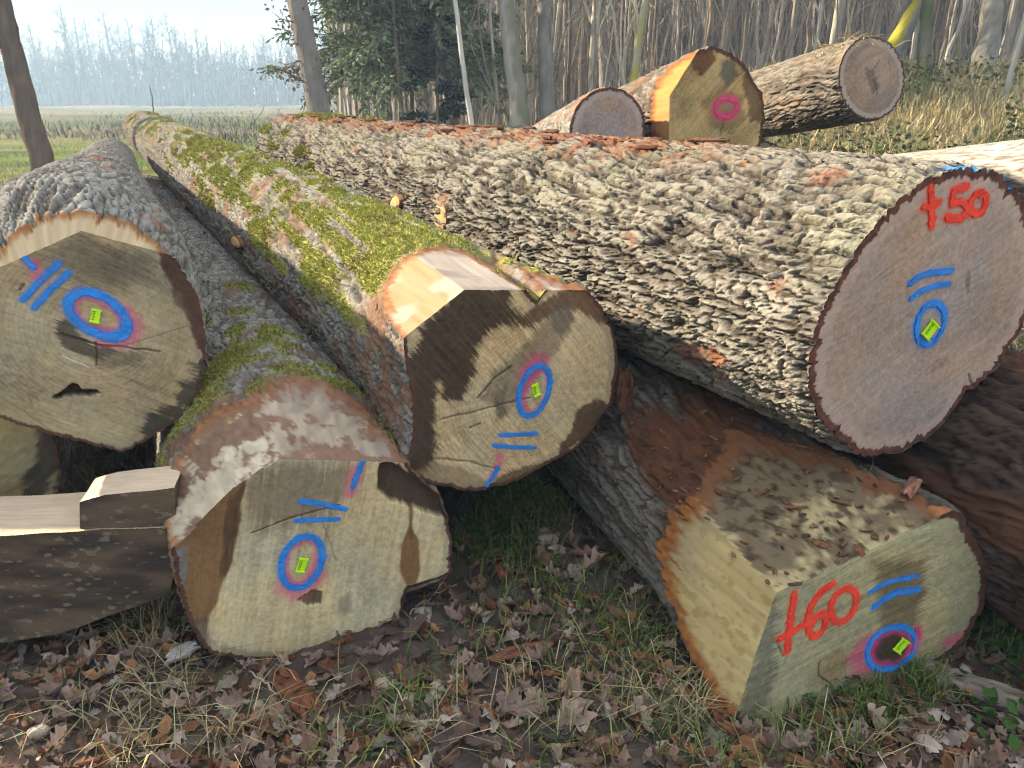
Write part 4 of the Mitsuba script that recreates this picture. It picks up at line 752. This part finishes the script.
for i, (px, r) in enumerate(((362, .035), (370, .02), (378, .025), (395, .03), (402, .045), (409, .022), (424, .02), (357, .03), (384, .018), (430, .025))):
    tr, cr = tree_parts(420 + i, 8.0, r, (np.random.default_rng(i).normal(0, .03), 0), base=(0.25, 0.225, 0.18), limbs=8, sides=7, depth2=2, first=0.15, spread=0.12)
    X = at(px, 112, 14.3 + 0.25 * (i % 4)); place_tree('slender_stem', 'slender bare stem in the close row under the conifers', X[0], X[1], (tr.shape('mat_soft', True), cr.shape()), group='slender stems under the conifers')

# the wood on the right: every stem that can be told apart is a tree of its own
rg = np.random.default_rng(9)
proto = []
for k in range(12):
    tr, cr = tree_parts(500 + k, 13.0 + k % 4, (0.05, 0.075, 0.06, 0.10)[k % 4], (rg.normal(0, .02), rg.normal(0, .02)), base=[(0.23, 0.207, 0.178), (0.145, 0.127, 0.108), (0.36, 0.335, 0.295)][k % 3], moss=(0.5, (0.09, 0.10, 0.035), 2.0) if k % 4 == 0 else None, limbs=13, sides=7, depth2=3, first=0.10, spread=0.16, straight=0.03, rise=1.0, twigs3=1)
    proto.append((tr.shape('mat_soft', True), cr.shape()))
thin = []
for k in range(6):
    tr, cr = tree_parts(540 + k, 7.5, 0.030, (rg.normal(0, .05), rg.normal(0, .05)), base=[(0.42, 0.39, 0.33), (0.20, 0.16, 0.12)][k % 2], limbs=9, sides=5, depth2=2, first=0.12, spread=0.16, straight=0.07, rise=1.2)
    thin.append((tr.shape('mat_soft', True), cr.shape()))
def wood_spot(rg, y0, y1, lo=345, hi=1075):
    while True:
        d = math.sqrt(rg.uniform(y0 ** 2, y1 ** 2)); px = rg.uniform(lo, hi); X = at(px, 100, d)
        if d < 15 and px < 480: continue
        return X[0], X[1], d
for i in range(190):
    x, y, d = wood_spot(rg, 15.5, 40, 440)
    place_tree('bare_tree', 'bare grey trunk among many in the wood behind the logs', x, y, proto[i % 12], 'bare trees of the wood', rg.uniform(0, 360), rg.uniform(0.7, 1.5))
for i in range(120):
    x, y, d = wood_spot(rg, 12.5, 26, 440)
    place_tree('sapling', 'thin bare sapling among many at the edge of the wood', x, y, thin[i % 6], 'saplings at the edge of the wood', rg.uniform(0, 360), rg.uniform(0.6, 1.4))
# beyond them: the wood as one mass
def mass(name, label, spots, rad, hgt, col, cat, seed, sides=4, seg=5, twigs=3, wob=0.05):
    rg = np.random.default_rng(seed); b = Bag()
    for (x, y), r, h in zip(spots, rad, hgt):
        z0 = float(ground_z(x, y)) - 0.1; q = limb(rg, (x, y, z0), (rg.normal(0, wob), rg.normal(0, wob), 1), h, seg, 0.1, wob); c = np.array(col) * rg.uniform(0.6, 1.5)
        b.add(*tube(q, np.linspace(r, r * 0.3, seg), sides), c)
        for _ in range(twigs):
            i = rg.integers(1, seg); q2 = limb(rg, q[i] + (q[i - 1] - q[i]) * rg.random(), rg.normal(0, 1, 3) + [0, 0, 0.9], h * rg.uniform(0.08, 0.22), 3, 0, 0.2); b.add(*tube(q2, np.linspace(max(r * 0.35, 0.006), max(r * .12, .004), 3), 3), c)
    key = thing(name, label, cat, kind='stuff'); scene[key] = b.shape(); return key
sp, rd, hh = [], [], []
for _ in range(2900):
    x, y, d = wood_spot(rg, 24, 85, 335, 1110); sp.append((x, y)); rd.append(rg.uniform(0.03, 0.12) * (0.8 + d / 90)); hh.append(rg.uniform(11, 20))
mass('far_wood', 'dense mass of grey stems deep in the wood', sp, rd, hh, (0.20, 0.172, 0.145), 'wood', 601)
sp, rd, hh = [], [], []
for _ in range(2600):
    x, y, d = wood_spot(rg, 15, 48, 420, 1100); sp.append((x, y)); rd.append(rg.uniform(0.008, 0.028)); hh.append(rg.uniform(1.5, 7.5))
mass('underwood', 'tangle of thin bare shoots and twigs filling the wood between the trunks', sp, rd, hh, (0.25, 0.215, 0.18), 'undergrowth', 602, sides=3, seg=5, twigs=5, wob=0.14)

# the hazy row of bare trees across the field
tall = []
for k in range(6):
    tr, cr = tree_parts(700 + k, 19.0 + 1.5 * (k % 3), 0.44, (rg.normal(0, .02), 0), base=(0.05, 0.048, 0.05), limbs=30, sides=6, depth2=6, first=0.28, spread=0.30, straight=0.03, rise=1.0, twigs3=4)
    tall.append((tr.shape(), cr.shape()))
for i in range(46):
    px = -40 + i * 9.4 + rg.uniform(-5, 5); hgt = 0.86 + 0.30 * math.exp(-((px - 120) / 75) ** 2) + rg.uniform(-.08, .12)
    if i % 3: hgt *= 0.85
    X = at(px, 102, rg.uniform(190, 225)); place_tree('distant_tree', 'bare tree in the hazy row across the field', X[0], X[1], tall[i % 6], 'bare trees across the field', rg.uniform(0, 360), hgt)
sp, rd, hh = [], [], []
for _ in range(2400):
    X = at(rg.uniform(-80, 420), 102, rg.uniform(205, 300)); sp.append((X[0], X[1])); rd.append(rg.uniform(0.12, 0.42)); hh.append(rg.uniform(8, 17))
mass('distant_wood', 'blue hazy wood behind the row of trees across the field', sp, rd, hh, (0.045, 0.045, 0.05), 'wood', 603, twigs=6, wob=0.10, sides=3, seg=4)

# ------------------------------------------------------------------ grass, bramble, litter
def blades(name, label, X, length, width, cols, seed, cat='grass', lean=0.5, flat=0.0):
    r = np.random.default_rng(seed); n = len(X); length = np.broadcast_to(length, (n,)) * r.uniform(0.5, 1.4, n)
    a = r.uniform(0, 2 * math.pi, n); d = np.stack([np.cos(a), np.sin(a), 0 * a], -1); side = np.stack([-np.sin(a), np.cos(a), 0 * a], -1) * (np.broadcast_to(width, (n,)) * 0.5)[:, None]
    ln = (lean * r.uniform(0.2, 1.8, n))[:, None]; up = np.array([0, 0, 1.0]) * (1 - flat)
    p1 = X + (up * 0.55 + d * ln * 0.35) * length[:, None]; p2 = X + (up * (0.95 - 0.35 * ln) + d * ln * 1.0) * length[:, None]
    v = np.stack([X - side, X + side, p1 - side * 0.8, p1 + side * 0.8, p2], 1).reshape(-1, 3); i = np.arange(n) * 5
    f = np.vstack([np.stack([i, i + 1, i + 3], -1), np.stack([i, i + 3, i + 2], -1), np.stack([i + 2, i + 3, i + 4], -1)])
    c = np.array(cols)[r.integers(0, len(cols), n)] * r.uniform(0.7, 1.3, (n, 1))
    key = thing(name, label, cat, kind='stuff'); scene[key] = mesh(v, f, 'mat_soft', np.repeat(c, 5, 0))
def on_ground(x, y, lift=0.0):
    return np.stack([x, y, ground_z(x, y) + lift], -1)
def at_ground(px, py):
    w = ray(px, py); d = 1.6 / -w[2]
    for _ in range(4):
        X = EYE + w * d; d *= (1.6 - float(ground_z(X[0], X[1]))) / (1.6 - X[2])
    return (EYE + w * d)[:2]
def clumps(spec, seed):
    r = np.random.default_rng(seed); out = []
    for px, py, rad, n in spec:
        c = at_ground(px, py); out.append(c + r.normal(0, rad, (n, 2)))
    o = np.vstack(out); return on_ground(o[:, 0], o[:, 1])
GREEN = [(0.07, 0.12, 0.03), (0.11, 0.16, 0.04), (0.05, 0.085, 0.028), (0.20, 0.20, 0.08)]
STRAW = [(0.28, 0.29, 0.16), (0.28, 0.22, 0.12), (0.42, 0.35, 0.20), (0.20, 0.17, 0.085)]
blades('green_grass', 'short green grass growing between and in front of the logs', clumps([(500, 550, .10, 500), (520, 510, .12, 600), (560, 600, .12, 260), (640, 640, .10, 260), (870, 712, .035, 200), (920, 690, .035, 150), (830, 740, .06, 70), (420, 700, .06, 90), (390, 735, .06, 60), (600, 690, .12, 120), (470, 640, .12, 90), (690, 745, .07, 90), (560, 745, .10, 90), (640, 560, .06, 260), (1000, 640, .08, 200), (60, 690, .15, 40), (330, 735, .1, 50), (760, 760, .08, 150)], 11), 0.085, 0.0042, GREEN, 12, lean=0.8)
blades('dry_grass', 'tufts of dry straw coloured grass among the fallen leaves', clumps([(150, 650, .05, 60), (170, 690, .06, 70), (120, 720, .05, 30), (140, 757, .04, 40), (60, 735, .1, 20), (655, 705, .05, 50), (680, 720, .05, 50), (620, 660, .08, 50), (700, 700, .04, 60), (430, 740, .08, 40), (840, 745, .05, 30), (230, 740, .06, 60), (540, 690, .12, 70), (150, 625, .04, 110), (300, 720, .1, 30), (110, 470, .25, 500)], 13), 0.11, 0.0034, STRAW, 14, lean=1.1)
r_ = np.random.default_rng(21)
def spread_px(n, x0, x1, d0, d1, seed):
    r = np.random.default_rng(seed); px = r.uniform(x0, x1, n); d = np.exp(r.uniform(math.log(d0), math.log(d1), n)); return (px - 512) / FOCAL * d * 0.98, d * 0.97
x, y = spread_px(26000, 640, 1090, 4.5, 17, 31); k = noise(np.stack([x * 0.9, y * 0.9, 0 * x], -1), 3) > 0.30
blades('bank_grass', 'tall pale dry grass covering the bank in front of the wood', on_ground(x[k], y[k]), 0.30, 0.009, [(0.52, 0.42, 0.25), (0.42, 0.33, 0.18), (0.58, 0.49, 0.31), (0.30, 0.24, 0.12), (0.16, 0.17, 0.06)], 32, lean=0.9)
x, y = spread_px(9000, 300, 1090, 10, 24, 33)
blades('wood_grass', 'dull grass and litter at the foot of the trees', on_ground(x, y), 0.22, 0.012, [(0.20, 0.155, 0.09), (0.14, 0.10, 0.06), (0.09, 0.10, 0.04)], 34, lean=1.0)
x, y = spread_px(24000, -60, 420, 7.5, 45, 35); k = noise(np.stack([x * 0.5, y * 0.35, 0 * x], -1), 5) > 0.35
blades('field_grass', 'thin green and straw coloured grass over the open field', on_ground(x[k], y[k]), 0.14, 0.012, [(0.13, 0.16, 0.035), (0.19, 0.20, 0.06), (0.26, 0.22, 0.11)], 36, lean=0.9)
x, y = spread_px(11000, -60, 430, 22, 195, 45); k = fbm(np.stack([x * 0.05, y * 0.12, 0 * x], -1), 3, 9) > 0.53
blades('field_weeds', 'dead weeds and brushwood in streaks across the far field', on_ground(x[k], y[k]), 0.45, 0.05, [(0.10, 0.075, 0.05), (0.17, 0.13, 0.085), (0.08, 0.085, 0.04)], 46, cat='weeds', lean=0.9)
x, y = spread_px(5000, -40, 90, 5.5, 9.5, 37)
blades('straw_patch', 'dry orange straw beside the flared log at the left edge', on_ground(x, y), 0.20, 0.008, [(0.34, 0.23, 0.10), (0.27, 0.19, 0.09), (0.36, 0.28, 0.15)], 38, lean=0.9)
def leafy(name, label, X, size, cols, seed, cat, kind='stuff', tilt=0.5):
    r = np.random.default_rng(seed); n = len(X); s_ = size * r.uniform(0.6, 1.4, n); up = unit(np.array([0, 0, 1.0]) + r.normal(0, tilt, (n, 3))); a = unit(np.cross(up, r.normal(0, 1, (n, 3)))); b = np.cross(up, a)
    g = [(-1, 0), (-.45, .5), (.25, .55), (1, 0), (.25, -.55), (-.45, -.5)]
    v = np.stack([X + a * (u * s_)[:, None] + b * (w * s_)[:, None] + up * ((-0.25 if abs(w) > .1 else 0.0) * s_)[:, None] for u, w in g], 1).reshape(-1, 3); i = np.arange(n)[:, None] * 6
    f = np.vstack([i + t for t in ([0, 1, 5], [1, 2, 4], [1, 4, 5], [2, 3, 4])])
    key = thing(name, label, cat, kind=kind); scene[key] = mesh(v, f, 'mat_soft', np.repeat(np.array(cols)[r.integers(0, len(cols), n)] * r.uniform(0.7, 1.3, (n, 1)), 6, 0))
def patch(spec, seed, hz):
    X = clumps(spec, seed); r = np.random.default_rng(seed + 1); X[:, 2] += r.uniform(0.1, 1, len(X)) * hz; return X
leafy('bramble', 'low green bramble leaves in the shade under the right end of the pile', patch([(1000, 620, .10, 130), (1010, 660, .06, 50), (985, 700, .06, 30), (1010, 735, .06, 22), (830, 700, .04, 22), (960, 720, .06, 20), (490, 545, .07, 60), (520, 500, .10, 80)], 41, 0.07), 0.018, [(0.035, 0.075, 0.02), (0.05, 0.10, 0.03), (0.028, 0.055, 0.018)], 42, 'bramble')
x, y = spread_px(7000, 700, 1090, 6.5, 14, 43); k = noise(np.stack([x * 0.8, y * 0.8, 0 * x], -1), 7) > 0.52; X = on_ground(x[k], y[k]); X[:, 2] += r_.uniform(0.05, 0.38, len(X))
leafy('bank_bramble', 'grey green bramble tangled in the dry grass of the bank', X, 0.035, [(0.06, 0.085, 0.035), (0.085, 0.10, 0.045), (0.045, 0.065, 0.03)], 44, 'bramble')

def oak_leaf(seed, col, curl, wave):
    r = np.random.default_rng(seed); n = 17; t = np.linspace(0, 1, n)
    w = (0.20 + 0.09 * r.random()) * np.sin(math.pi * np.clip(t * 0.93 + 0.05, 0, 1)) ** 0.8 * (0.62 + 0.5 * t) * (1 + 0.22 * np.cos(t * 2 * math.pi * (3.0 + seed % 3 * 0.5) + 0.4)); w[0] = 0.02; w[-1] = 0.03
    rows = []
    for k in range(n):
        for s_ in (-1, -0.5, 0, 0.5, 1):
            y_ = s_ * w[k] * (1 + 0.15 * r.normal()); x_ = t[k] - 0.5 + abs(s_) * 0.05
            rows.append((x_, y_, curl * (y_ * y_) * 3.2 + wave * math.sin(5 * x_ + seed) * 0.10 + curl * 0.5 * x_ * x_ + 0.03 * r.normal() * abs(s_)))
    v = np.array(rows); f = []
    for k in range(n - 1):
        for s_ in range(4):
            a = k * 5 + s_; f += [(a, a + 1, a + 6), (a, a + 6, a + 5)]
    c = np.array(col) * (0.7 + 0.6 * noise(v * 7 + seed))[:, None]; c[2::5] *= 0.8
    return v, np.array(f), c
LEAFCOL = [(0.20, 0.125, 0.088), (0.14, 0.088, 0.065), (0.28, 0.205, 0.16), (0.19, 0.088, 0.05), (0.38, 0.315, 0.27), (0.105, 0.070, 0.058), (0.23, 0.16, 0.138), (0.28, 0.15, 0.075)]
LEAFNAME = ['brown', 'dark brown', 'pale brown', 'rust brown', 'bleached grey', 'blackish brown', 'mauve brown', 'orange brown']
leaf_ply = [mesh(*[oak_leaf(60 + k, LEAFCOL[k], (1.0, -0.8, 1.6, 0.6, -1.2, 0.9, 1.3, 0.7)[k], (1, .6, 1.2, .8, .5, 1, .7, 1.1)[k])[i] for i in (0, 1)], 'mat_soft', oak_leaf(60 + k, LEAFCOL[k], (1.0, -0.8, 1.6, 0.6, -1.2, 0.9, 1.3, 0.7)[k], 1)[2], smooth=True) for k in range(8)]
rl = np.random.default_rng(77)
def leaf_at(px, py, k, size, lift=None, label=None):
    c = at_ground(px, py); z = float(ground_z(*c)) + (rl.uniform(0.008, 0.035) if lift is None else lift)
    key = thing('fallen_leaf', label or f'{LEAFNAME[k]} fallen oak leaf lying in the litter before the logs', 'leaf', None if label else f'{LEAFNAME[k]} fallen leaves')
    scene[key] = {**leaf_ply[k], 'to_world': T().translate([float(c[0]), float(c[1]), z]).rotate([0, 0, 1], rl.uniform(0, 360)).rotate([1, 0, 0], rl.normal(0, 15)).rotate([0, 1, 0], rl.normal(0, 15)).scale(size)}
leaf_at(572, 710, 2, 0.16, 0.03, 'largest pale crumpled leaf on the grass before the front log'); leaf_at(605, 712, 4, 0.10, 0.03, 'bleached leaf beside the largest crumpled one')
leaf_at(920, 745, 4, 0.10, 0.03, 'bleached lobed leaf at the lower right before the front log')
n_leaf = 0; area = Polygon([(0, 640), (150, 615), (215, 660), (330, 665), (455, 585), (520, 520), (560, 530), (640, 620), (725, 735), (850, 715), (955, 670), (1024, 690), (1024, 790), (-20, 790)])
while n_leaf < 285:
    px, py = rl.uniform(-10, 1034), rl.uniform(500, 785)
    if not area.contains(Point(px, py)): continue
    k = int(rl.choice(8, p=[.17, .15, .14, .09, .12, .13, .13, .07])); leaf_at(px, py, k, 0.055 + 0.085 * rl.random() ** 1.6, rl.uniform(0.010, 0.030)); n_leaf += 1
lb = Bag(); base_leaves = [oak_leaf(60 + k, np.array(LEAFCOL[k]) * 0.8, 1.0, 1.0) for k in range(8)]
for _ in range(2600):
    px, py = rl.uniform(-40, 1060), rl.uniform(480, 800)
    if not area.buffer(30).contains(Point(px, py)): continue
    c = at_ground(px, py); v, f, cl = base_leaves[rl.integers(0, 8)]; v = v * [1, 1, .6] * rl.uniform(0.025, 0.085)
    M = trimesh.transformations.euler_matrix(rl.normal(0, .45), rl.normal(0, .45), rl.uniform(0, 6.28))[:3, :3]
    lb.add(v @ M.T + np.array([c[0], c[1], float(ground_z(*c)) + rl.uniform(0.0, 0.02)]), f, cl * rl.uniform(0.6, 1.2))
k_ = thing('leaf_litter', 'brown leaf litter lying between the larger leaves', 'leaf litter', kind='stuff'); scene[k_] = lb.shape(smooth=True)

# bark fragments, chips, sticks, stones
def chunk(L, W, H, seed, col, col2, ragged=0.35):
    """a splintered flake of bark: long grain, ragged ends, hollow underneath"""
    nx_, ny_ = (26, 10) if L > 0.07 else (12, 6); X, Y = np.meshgrid(np.linspace(-1, 1, nx_), np.linspace(-1, 1, ny_), indexing='ij'); x, y = X.ravel(), Y.ravel()
    e = 1 + ragged * (noise(np.stack([y * 4, 0 * y, 0 * y + seed], -1), seed) - 0.5) * 2; w = (1 - 0.35 * np.abs(x) ** 3) * (1 + 0.35 * (noise(np.stack([x * 3, np.sign(y), 0 * x + seed], -1), seed + 1) - 0.5))
    p = np.stack([x * e, y * w, 0 * x], -1); hgt = (1 - 0.55 * y ** 2) + 0.55 * (fbm(np.stack([x * 2.5, y * 7, 0 * x + seed], -1), 3, seed) - 0.5)
    top = np.stack([p[:, 0] * L / 2, p[:, 1] * W / 2, hgt * H], -1); bot = top - np.array([0, 0, 1.0]) * (H * (0.35 + 0.25 * noise(p * 5, seed + 2)))[:, None]
    i, j = np.meshgrid(np.arange(nx_ - 1), np.arange(ny_ - 1), indexing='ij'); a = (i * ny_ + j).ravel(); b = a + ny_; n = nx_ * ny_
    f = [np.stack([a, b, b + 1], -1), np.stack([a, b + 1, a + 1], -1), np.stack([a, b + 1, b], -1) + n, np.stack([a, a + 1, b + 1], -1) + n]
    rim = np.concatenate([np.arange(ny_), np.arange(1, nx_) * ny_ + ny_ - 1, (nx_ - 1) * ny_ + np.arange(ny_ - 2, -1, -1), np.arange(nx_ - 2, 0, -1) * ny_]); r2 = np.roll(rim, -1)
    f += [np.stack([rim, r2, r2 + n], -1), np.stack([rim, r2 + n, rim + n], -1)]
    v = np.vstack([top, bot]); g = fbm(np.stack([v[:, 0] / L * 6, v[:, 1] / W * 16, 0 * v[:, 0] + seed], -1), 3, seed + 3)
    return v, np.vstack(f), lerp(col, col2, np.clip(g * 1.6 - 0.3, 0, 1))
def lay(key, vfc, X, yaw, pitch=0, roll=0, mat='mat_bark'):
    v, f, c = vfc; scene[key] = {**mesh(v, f, mat, c, smooth=True), 'to_world': T().translate([float(q) for q in X]).rotate([0, 0, 1], yaw).rotate([0, 1, 0], pitch).rotate([1, 0, 0], roll)}
def frag(label, px, py, L, W, H, yaw, seed, col, col2, pitch=0, roll=0, lift=0.0, name='bark_fragment', cat='bark', X=None, group=None):
    if X is None:
        c = at_ground(px, py); X = (c[0], c[1], float(ground_z(*c)) + lift)
    lay(thing(name, label, cat, group), chunk(L, W, H, seed, col, col2), X, yaw, pitch, roll)
RED1, RED2 = (0.085, 0.035, 0.022), (0.30, 0.13, 0.075)
frag('long splintered red bark fragment on bare soil before the lower log', 297, 695, 0.20, 0.085, 0.028, -50, 3, RED1, (0.24, 0.10, 0.055))
frag('oval reddish bark fragment lying at the bottom edge, below the crumpled leaf', 602, 748, 0.10, 0.055, 0.03, 25, 5, RED1, (0.34, 0.19, 0.15))
frag('long red bark strip pointing at the foot of the front log', 690, 700, 0.22, 0.05, 0.03, -40, 7, RED1, RED2)
frag('red bark strip running off the bottom of the picture', 765, 750, 0.26, 0.045, 0.03, -38, 9, RED1, (0.32, 0.15, 0.09))
frag('broken dark red bark piece lying in the middle of the grass', 520, 655, 0.17, 0.05, 0.03, 20, 11, (0.06, 0.03, 0.025), RED2)
frag('grey and brown weathered bark slab at the lower right among bramble', 975, 690, 0.34, 0.09, 0.04, -32, 13, (0.12, 0.095, 0.08), (0.34, 0.29, 0.25))
frag('small red bark piece under the mossy log', 501, 580, 0.075, 0.03, 0.012, -70, 15, RED1, (0.36, 0.13, 0.08), roll=40, lift=0.03)
frag('tiny orange wood chip beside the long splintered fragment', 318, 720, 0.045, 0.022, 0.010, -40, 17, (0.30, 0.17, 0.09), (0.46, 0.30, 0.18))
frag('crumpled tan bark piece on the grass left of the front log', 568, 690, 0.10, 0.06, 0.05, 70, 19, (0.24, 0.13, 0.08), (0.50, 0.33, 0.24), roll=15)
frag('black wet wood piece beside the oval fragment', 560, 738, 0.12, 0.045, 0.03, 15, 21, (0.03, 0.025, 0.022), (0.10, 0.08, 0.07))
frag('orange bark strip behind the front log, near its lower edge', 850, 715, 0.10, 0.035, 0.02, 5, 23, RED1, (0.34, 0.16, 0.07))
frag('pale grey bark flake lying against the dry straw at left', 185, 660, 0.085, 0.06, 0.02, 20, 25, (0.30, 0.28, 0.26), (0.48, 0.46, 0.43), pitch=-15, lift=0.03)
Xu = at(625, 392, 2.75); frag('upright reddish bark strip wedged between the mossy log and the big one', 0, 0, 0.17, 0.06, 0.025, 60, 27, RED1, (0.30, 0.15, 0.10), pitch=80, X=Xu)
r3 = np.random.default_rng(91)
for i in range(110):
    px, py = r3.uniform(0, 1024), r3.uniform(560, 765)
    if not area.contains(Point(px, py)): continue
    frag('small loose flake of bark lying in the litter', px, py, 0.02 + 0.07 * r3.random() ** 2, r3.uniform(0.01, 0.028), 0.009, r3.uniform(0, 360), 200 + i, RED1, [RED2, (0.36, 0.2, 0.12), (0.2, 0.17, 0.15)][i % 3], lift=0.012, group='loose flakes of bark')
# debris that lies on the front log's top
top_pts = np.flatnonzero((front['dir'][:, 2] > 0.45) & (front['s'] < 1.1) & (((EYE - front['P']) * front['dir']).sum(1) > 0))
for n_, i in enumerate(r3.choice(top_pts, 150, replace=False)):
    X = front['P'][i] + front['dir'][i] * 0.004; big_ = n_ % 9 == 0
    frag('loose bark flake lying on top of the front log', 0, 0, (0.012 + 0.03 * r3.random() ** 2) * (2.2 if big_ else 1.0), r3.uniform(0.005, 0.012) * (1.7 if big_ else 1), 0.005, r3.uniform(0, 360), 300 + n_, [RED1, (0.035, 0.026, 0.022)][n_ % 2], [RED2, (0.11, 0.075, 0.055), (0.34, 0.21, 0.12)][n_ % 3], roll=r3.normal(0, 15), X=X, group='bark flakes on the front log')
X1, d1, _ = on_log(front, 918, 488); frag('dry reddish leaf shaped bark flake standing on the front log beneath the big one', 0, 0, 0.06, 0.04, 0.014, 40, 55, RED1, (0.38, 0.20, 0.15), pitch=-35, X=X1 + d1 * 0.02)
# red crumbly bark along the ridge of the big log
ridge = np.flatnonzero((big['dir'][:, 2] > 0.9) & (big['s'] > 0.8) & (big['s'] < 6))
for n_, i in enumerate(r3.choice(ridge, 46, replace=False)):
    frag('crumbled red bark flake on the ridge of the big log', 0, 0, r3.uniform(0.05, 0.13), r3.uniform(0.02, 0.04), 0.015, r3.uniform(60, 180), 500 + n_, RED1, [(0.20, 0.10, 0.065), (0.30, 0.16, 0.09), (0.15, 0.10, 0.075)][n_ % 3], X=big['P'][i] + big['dir'][i] * 0.003, group='red bark flakes on the big log')
def stick(label, pts, r, col, group=None, name='stick', cat='stick', seed=1, twigs=0):
    rg = np.random.default_rng(seed); p = np.array(pts, float); t = np.linspace(0, 1, len(p)); q = PchipInterpolator(t, p)(np.linspace(0, 1, 14)); q = q + rg.normal(0, r * 1.1, q.shape)
    b = Bag(); b.add(*tube(q, np.linspace(r, r * 0.5, 14), 6), col)
    for _ in range(twigs):
        i = rg.integers(3, 13); q2 = limb(rg, q[i], unit(q[i] - q[i - 1]) + rg.normal(0, .7, 3), rg.uniform(.05, .14), 4, 0, .2); b.add(*tube(q2, np.linspace(r * .6, r * .25, 4), 4), col)
    scene[thing(name, label, cat, group)] = b.shape('mat_soft', True)
def g3(px, py, lift=0.015):
    c = at_ground(px, py); return (c[0], c[1], float(ground_z(*c)) + lift)
for i in range(26):
    px, py = r3.uniform(20, 1000), r3.uniform(600, 760)
    if not area.contains(Point(px, py)): continue
    c = np.array(g3(px, py)); a = r3.uniform(0, 3.14); e = np.array([math.cos(a), math.sin(a), 0]) * r3.uniform(0.06, 0.16)
    stick('thin dry stick lying in the litter', [c - e, c + [0, 0, .006], c + e], r3.uniform(0.002, 0.0045), [(0.20, 0.16, 0.12), (0.36, 0.31, 0.24), (0.10, 0.08, 0.06)][i % 3], 'dry sticks in the litter', seed=i, twigs=i % 3)
stick('long thin bare shoot hanging below the big log', [at(690, 405, 2.75), at(740, 425, 2.6), at(800, 440, 2.45), at(850, 452, 2.3)], 0.0035, (0.20, 0.18, 0.10), seed=31, twigs=5, name='twig', cat='twig')
stick('crooked twig hanging under the big log beside the bark strip', [at(650, 385, 2.9), at(680, 400, 2.8), at(690, 430, 2.75)], 0.003, (0.17, 0.14, 0.10), seed=32, twigs=6, name='twig', cat='twig')
stick('short forked twig poking out below the sawn rim of the big log', [at(815, 458, 2.35), at(845, 475, 2.3), at(905, 480, 2.2)], 0.003, (0.24, 0.20, 0.12), seed=33, twigs=6, name='twig', cat='twig')
stick('tall thin dry weed standing in the field above the mossy log', [at(157, 125, 11), at(153, 108, 11), at(151, 86, 11)], 0.010, (0.06, 0.06, 0.055), seed=34, name='weed', cat='weed')
for i, (a, b) in enumerate((((232, 150), (270, 98)), ((240, 160), (238, 118)), ((255, 150), (282, 105)), ((225, 150), (214, 118)), ((262, 160), (250, 110)))):
    stick('thin bare shoot rising from the grass between the mossy and big logs', [at(*a, 11), at((a[0] + b[0]) / 2 + 2, (a[1] + b[1]) / 2, 11), at(*b, 11)], 0.006, (0.16, 0.13, 0.11), 'thin shoots behind the logs', seed=40 + i, twigs=4, name='shoot', cat='shoot')
# straw caught on the jutting log
rs = np.random.default_rng(5); tuft = Bag(); oh = np.flatnonzero((overhang['dir'][:, 2] > 0.45) & (overhang['s'] < 0.55))
for i in rs.choice(oh, 100):
    X = overhang['P'][i]; q = limb(rs, X, rs.normal(0, 1, 3) * [1, 1, .5] + [0, 0, .2], rs.uniform(.05, .15), 4, -.15, .3); tuft.add(*tube(q, np.linspace(.004, .002, 4), 3), np.array((0.36, 0.28, 0.15)) * rs.uniform(.6, 1.2))
scene[thing('straw_tuft', 'dry straw caught on top of the jutting log', 'straw', kind='stuff')] = tuft.shape()
for i, (px, py, s_, col, lb_) in enumerate(((289, 0, 0, 0, ''), (421, 625, 0.022, (0.30, 0.34, 0.37), 'pale blue grey stone at the right foot of the lower log'), (500, 655, 0.016, (0.24, 0.32, 0.27), 'small greenish stone in the grass'), (110, 742, 0.02, (0.33, 0.28, 0.24), 'pale stone in the litter at lower left'), (905, 722, 0.018, (0.30, 0.26, 0.22), 'small stone before the front log'), (40, 735, 0.024, (0.32, 0.27, 0.23), 'flat stone near the lower left corner'))):
    if s_ == 0: continue
    m = trimesh.creation.icosphere(3, s_); v = np.array(m.vertices) * [1.25, 0.9, 0.75]; v *= (1 + 0.5 * (fbm(v / s_ * 0.9 + i, 3, i) - 0.5))[:, None]; c = at_ground(px, py)
    scene[thing('stone', lb_, 'stone')] = mesh(v + np.array([c[0], c[1], float(ground_z(*c)) + s_ * 0.5]), np.array(m.faces), 'mat_bark', np.array(col) * (0.8 + 0.4 * noise(v * 200))[:, None], smooth=True)
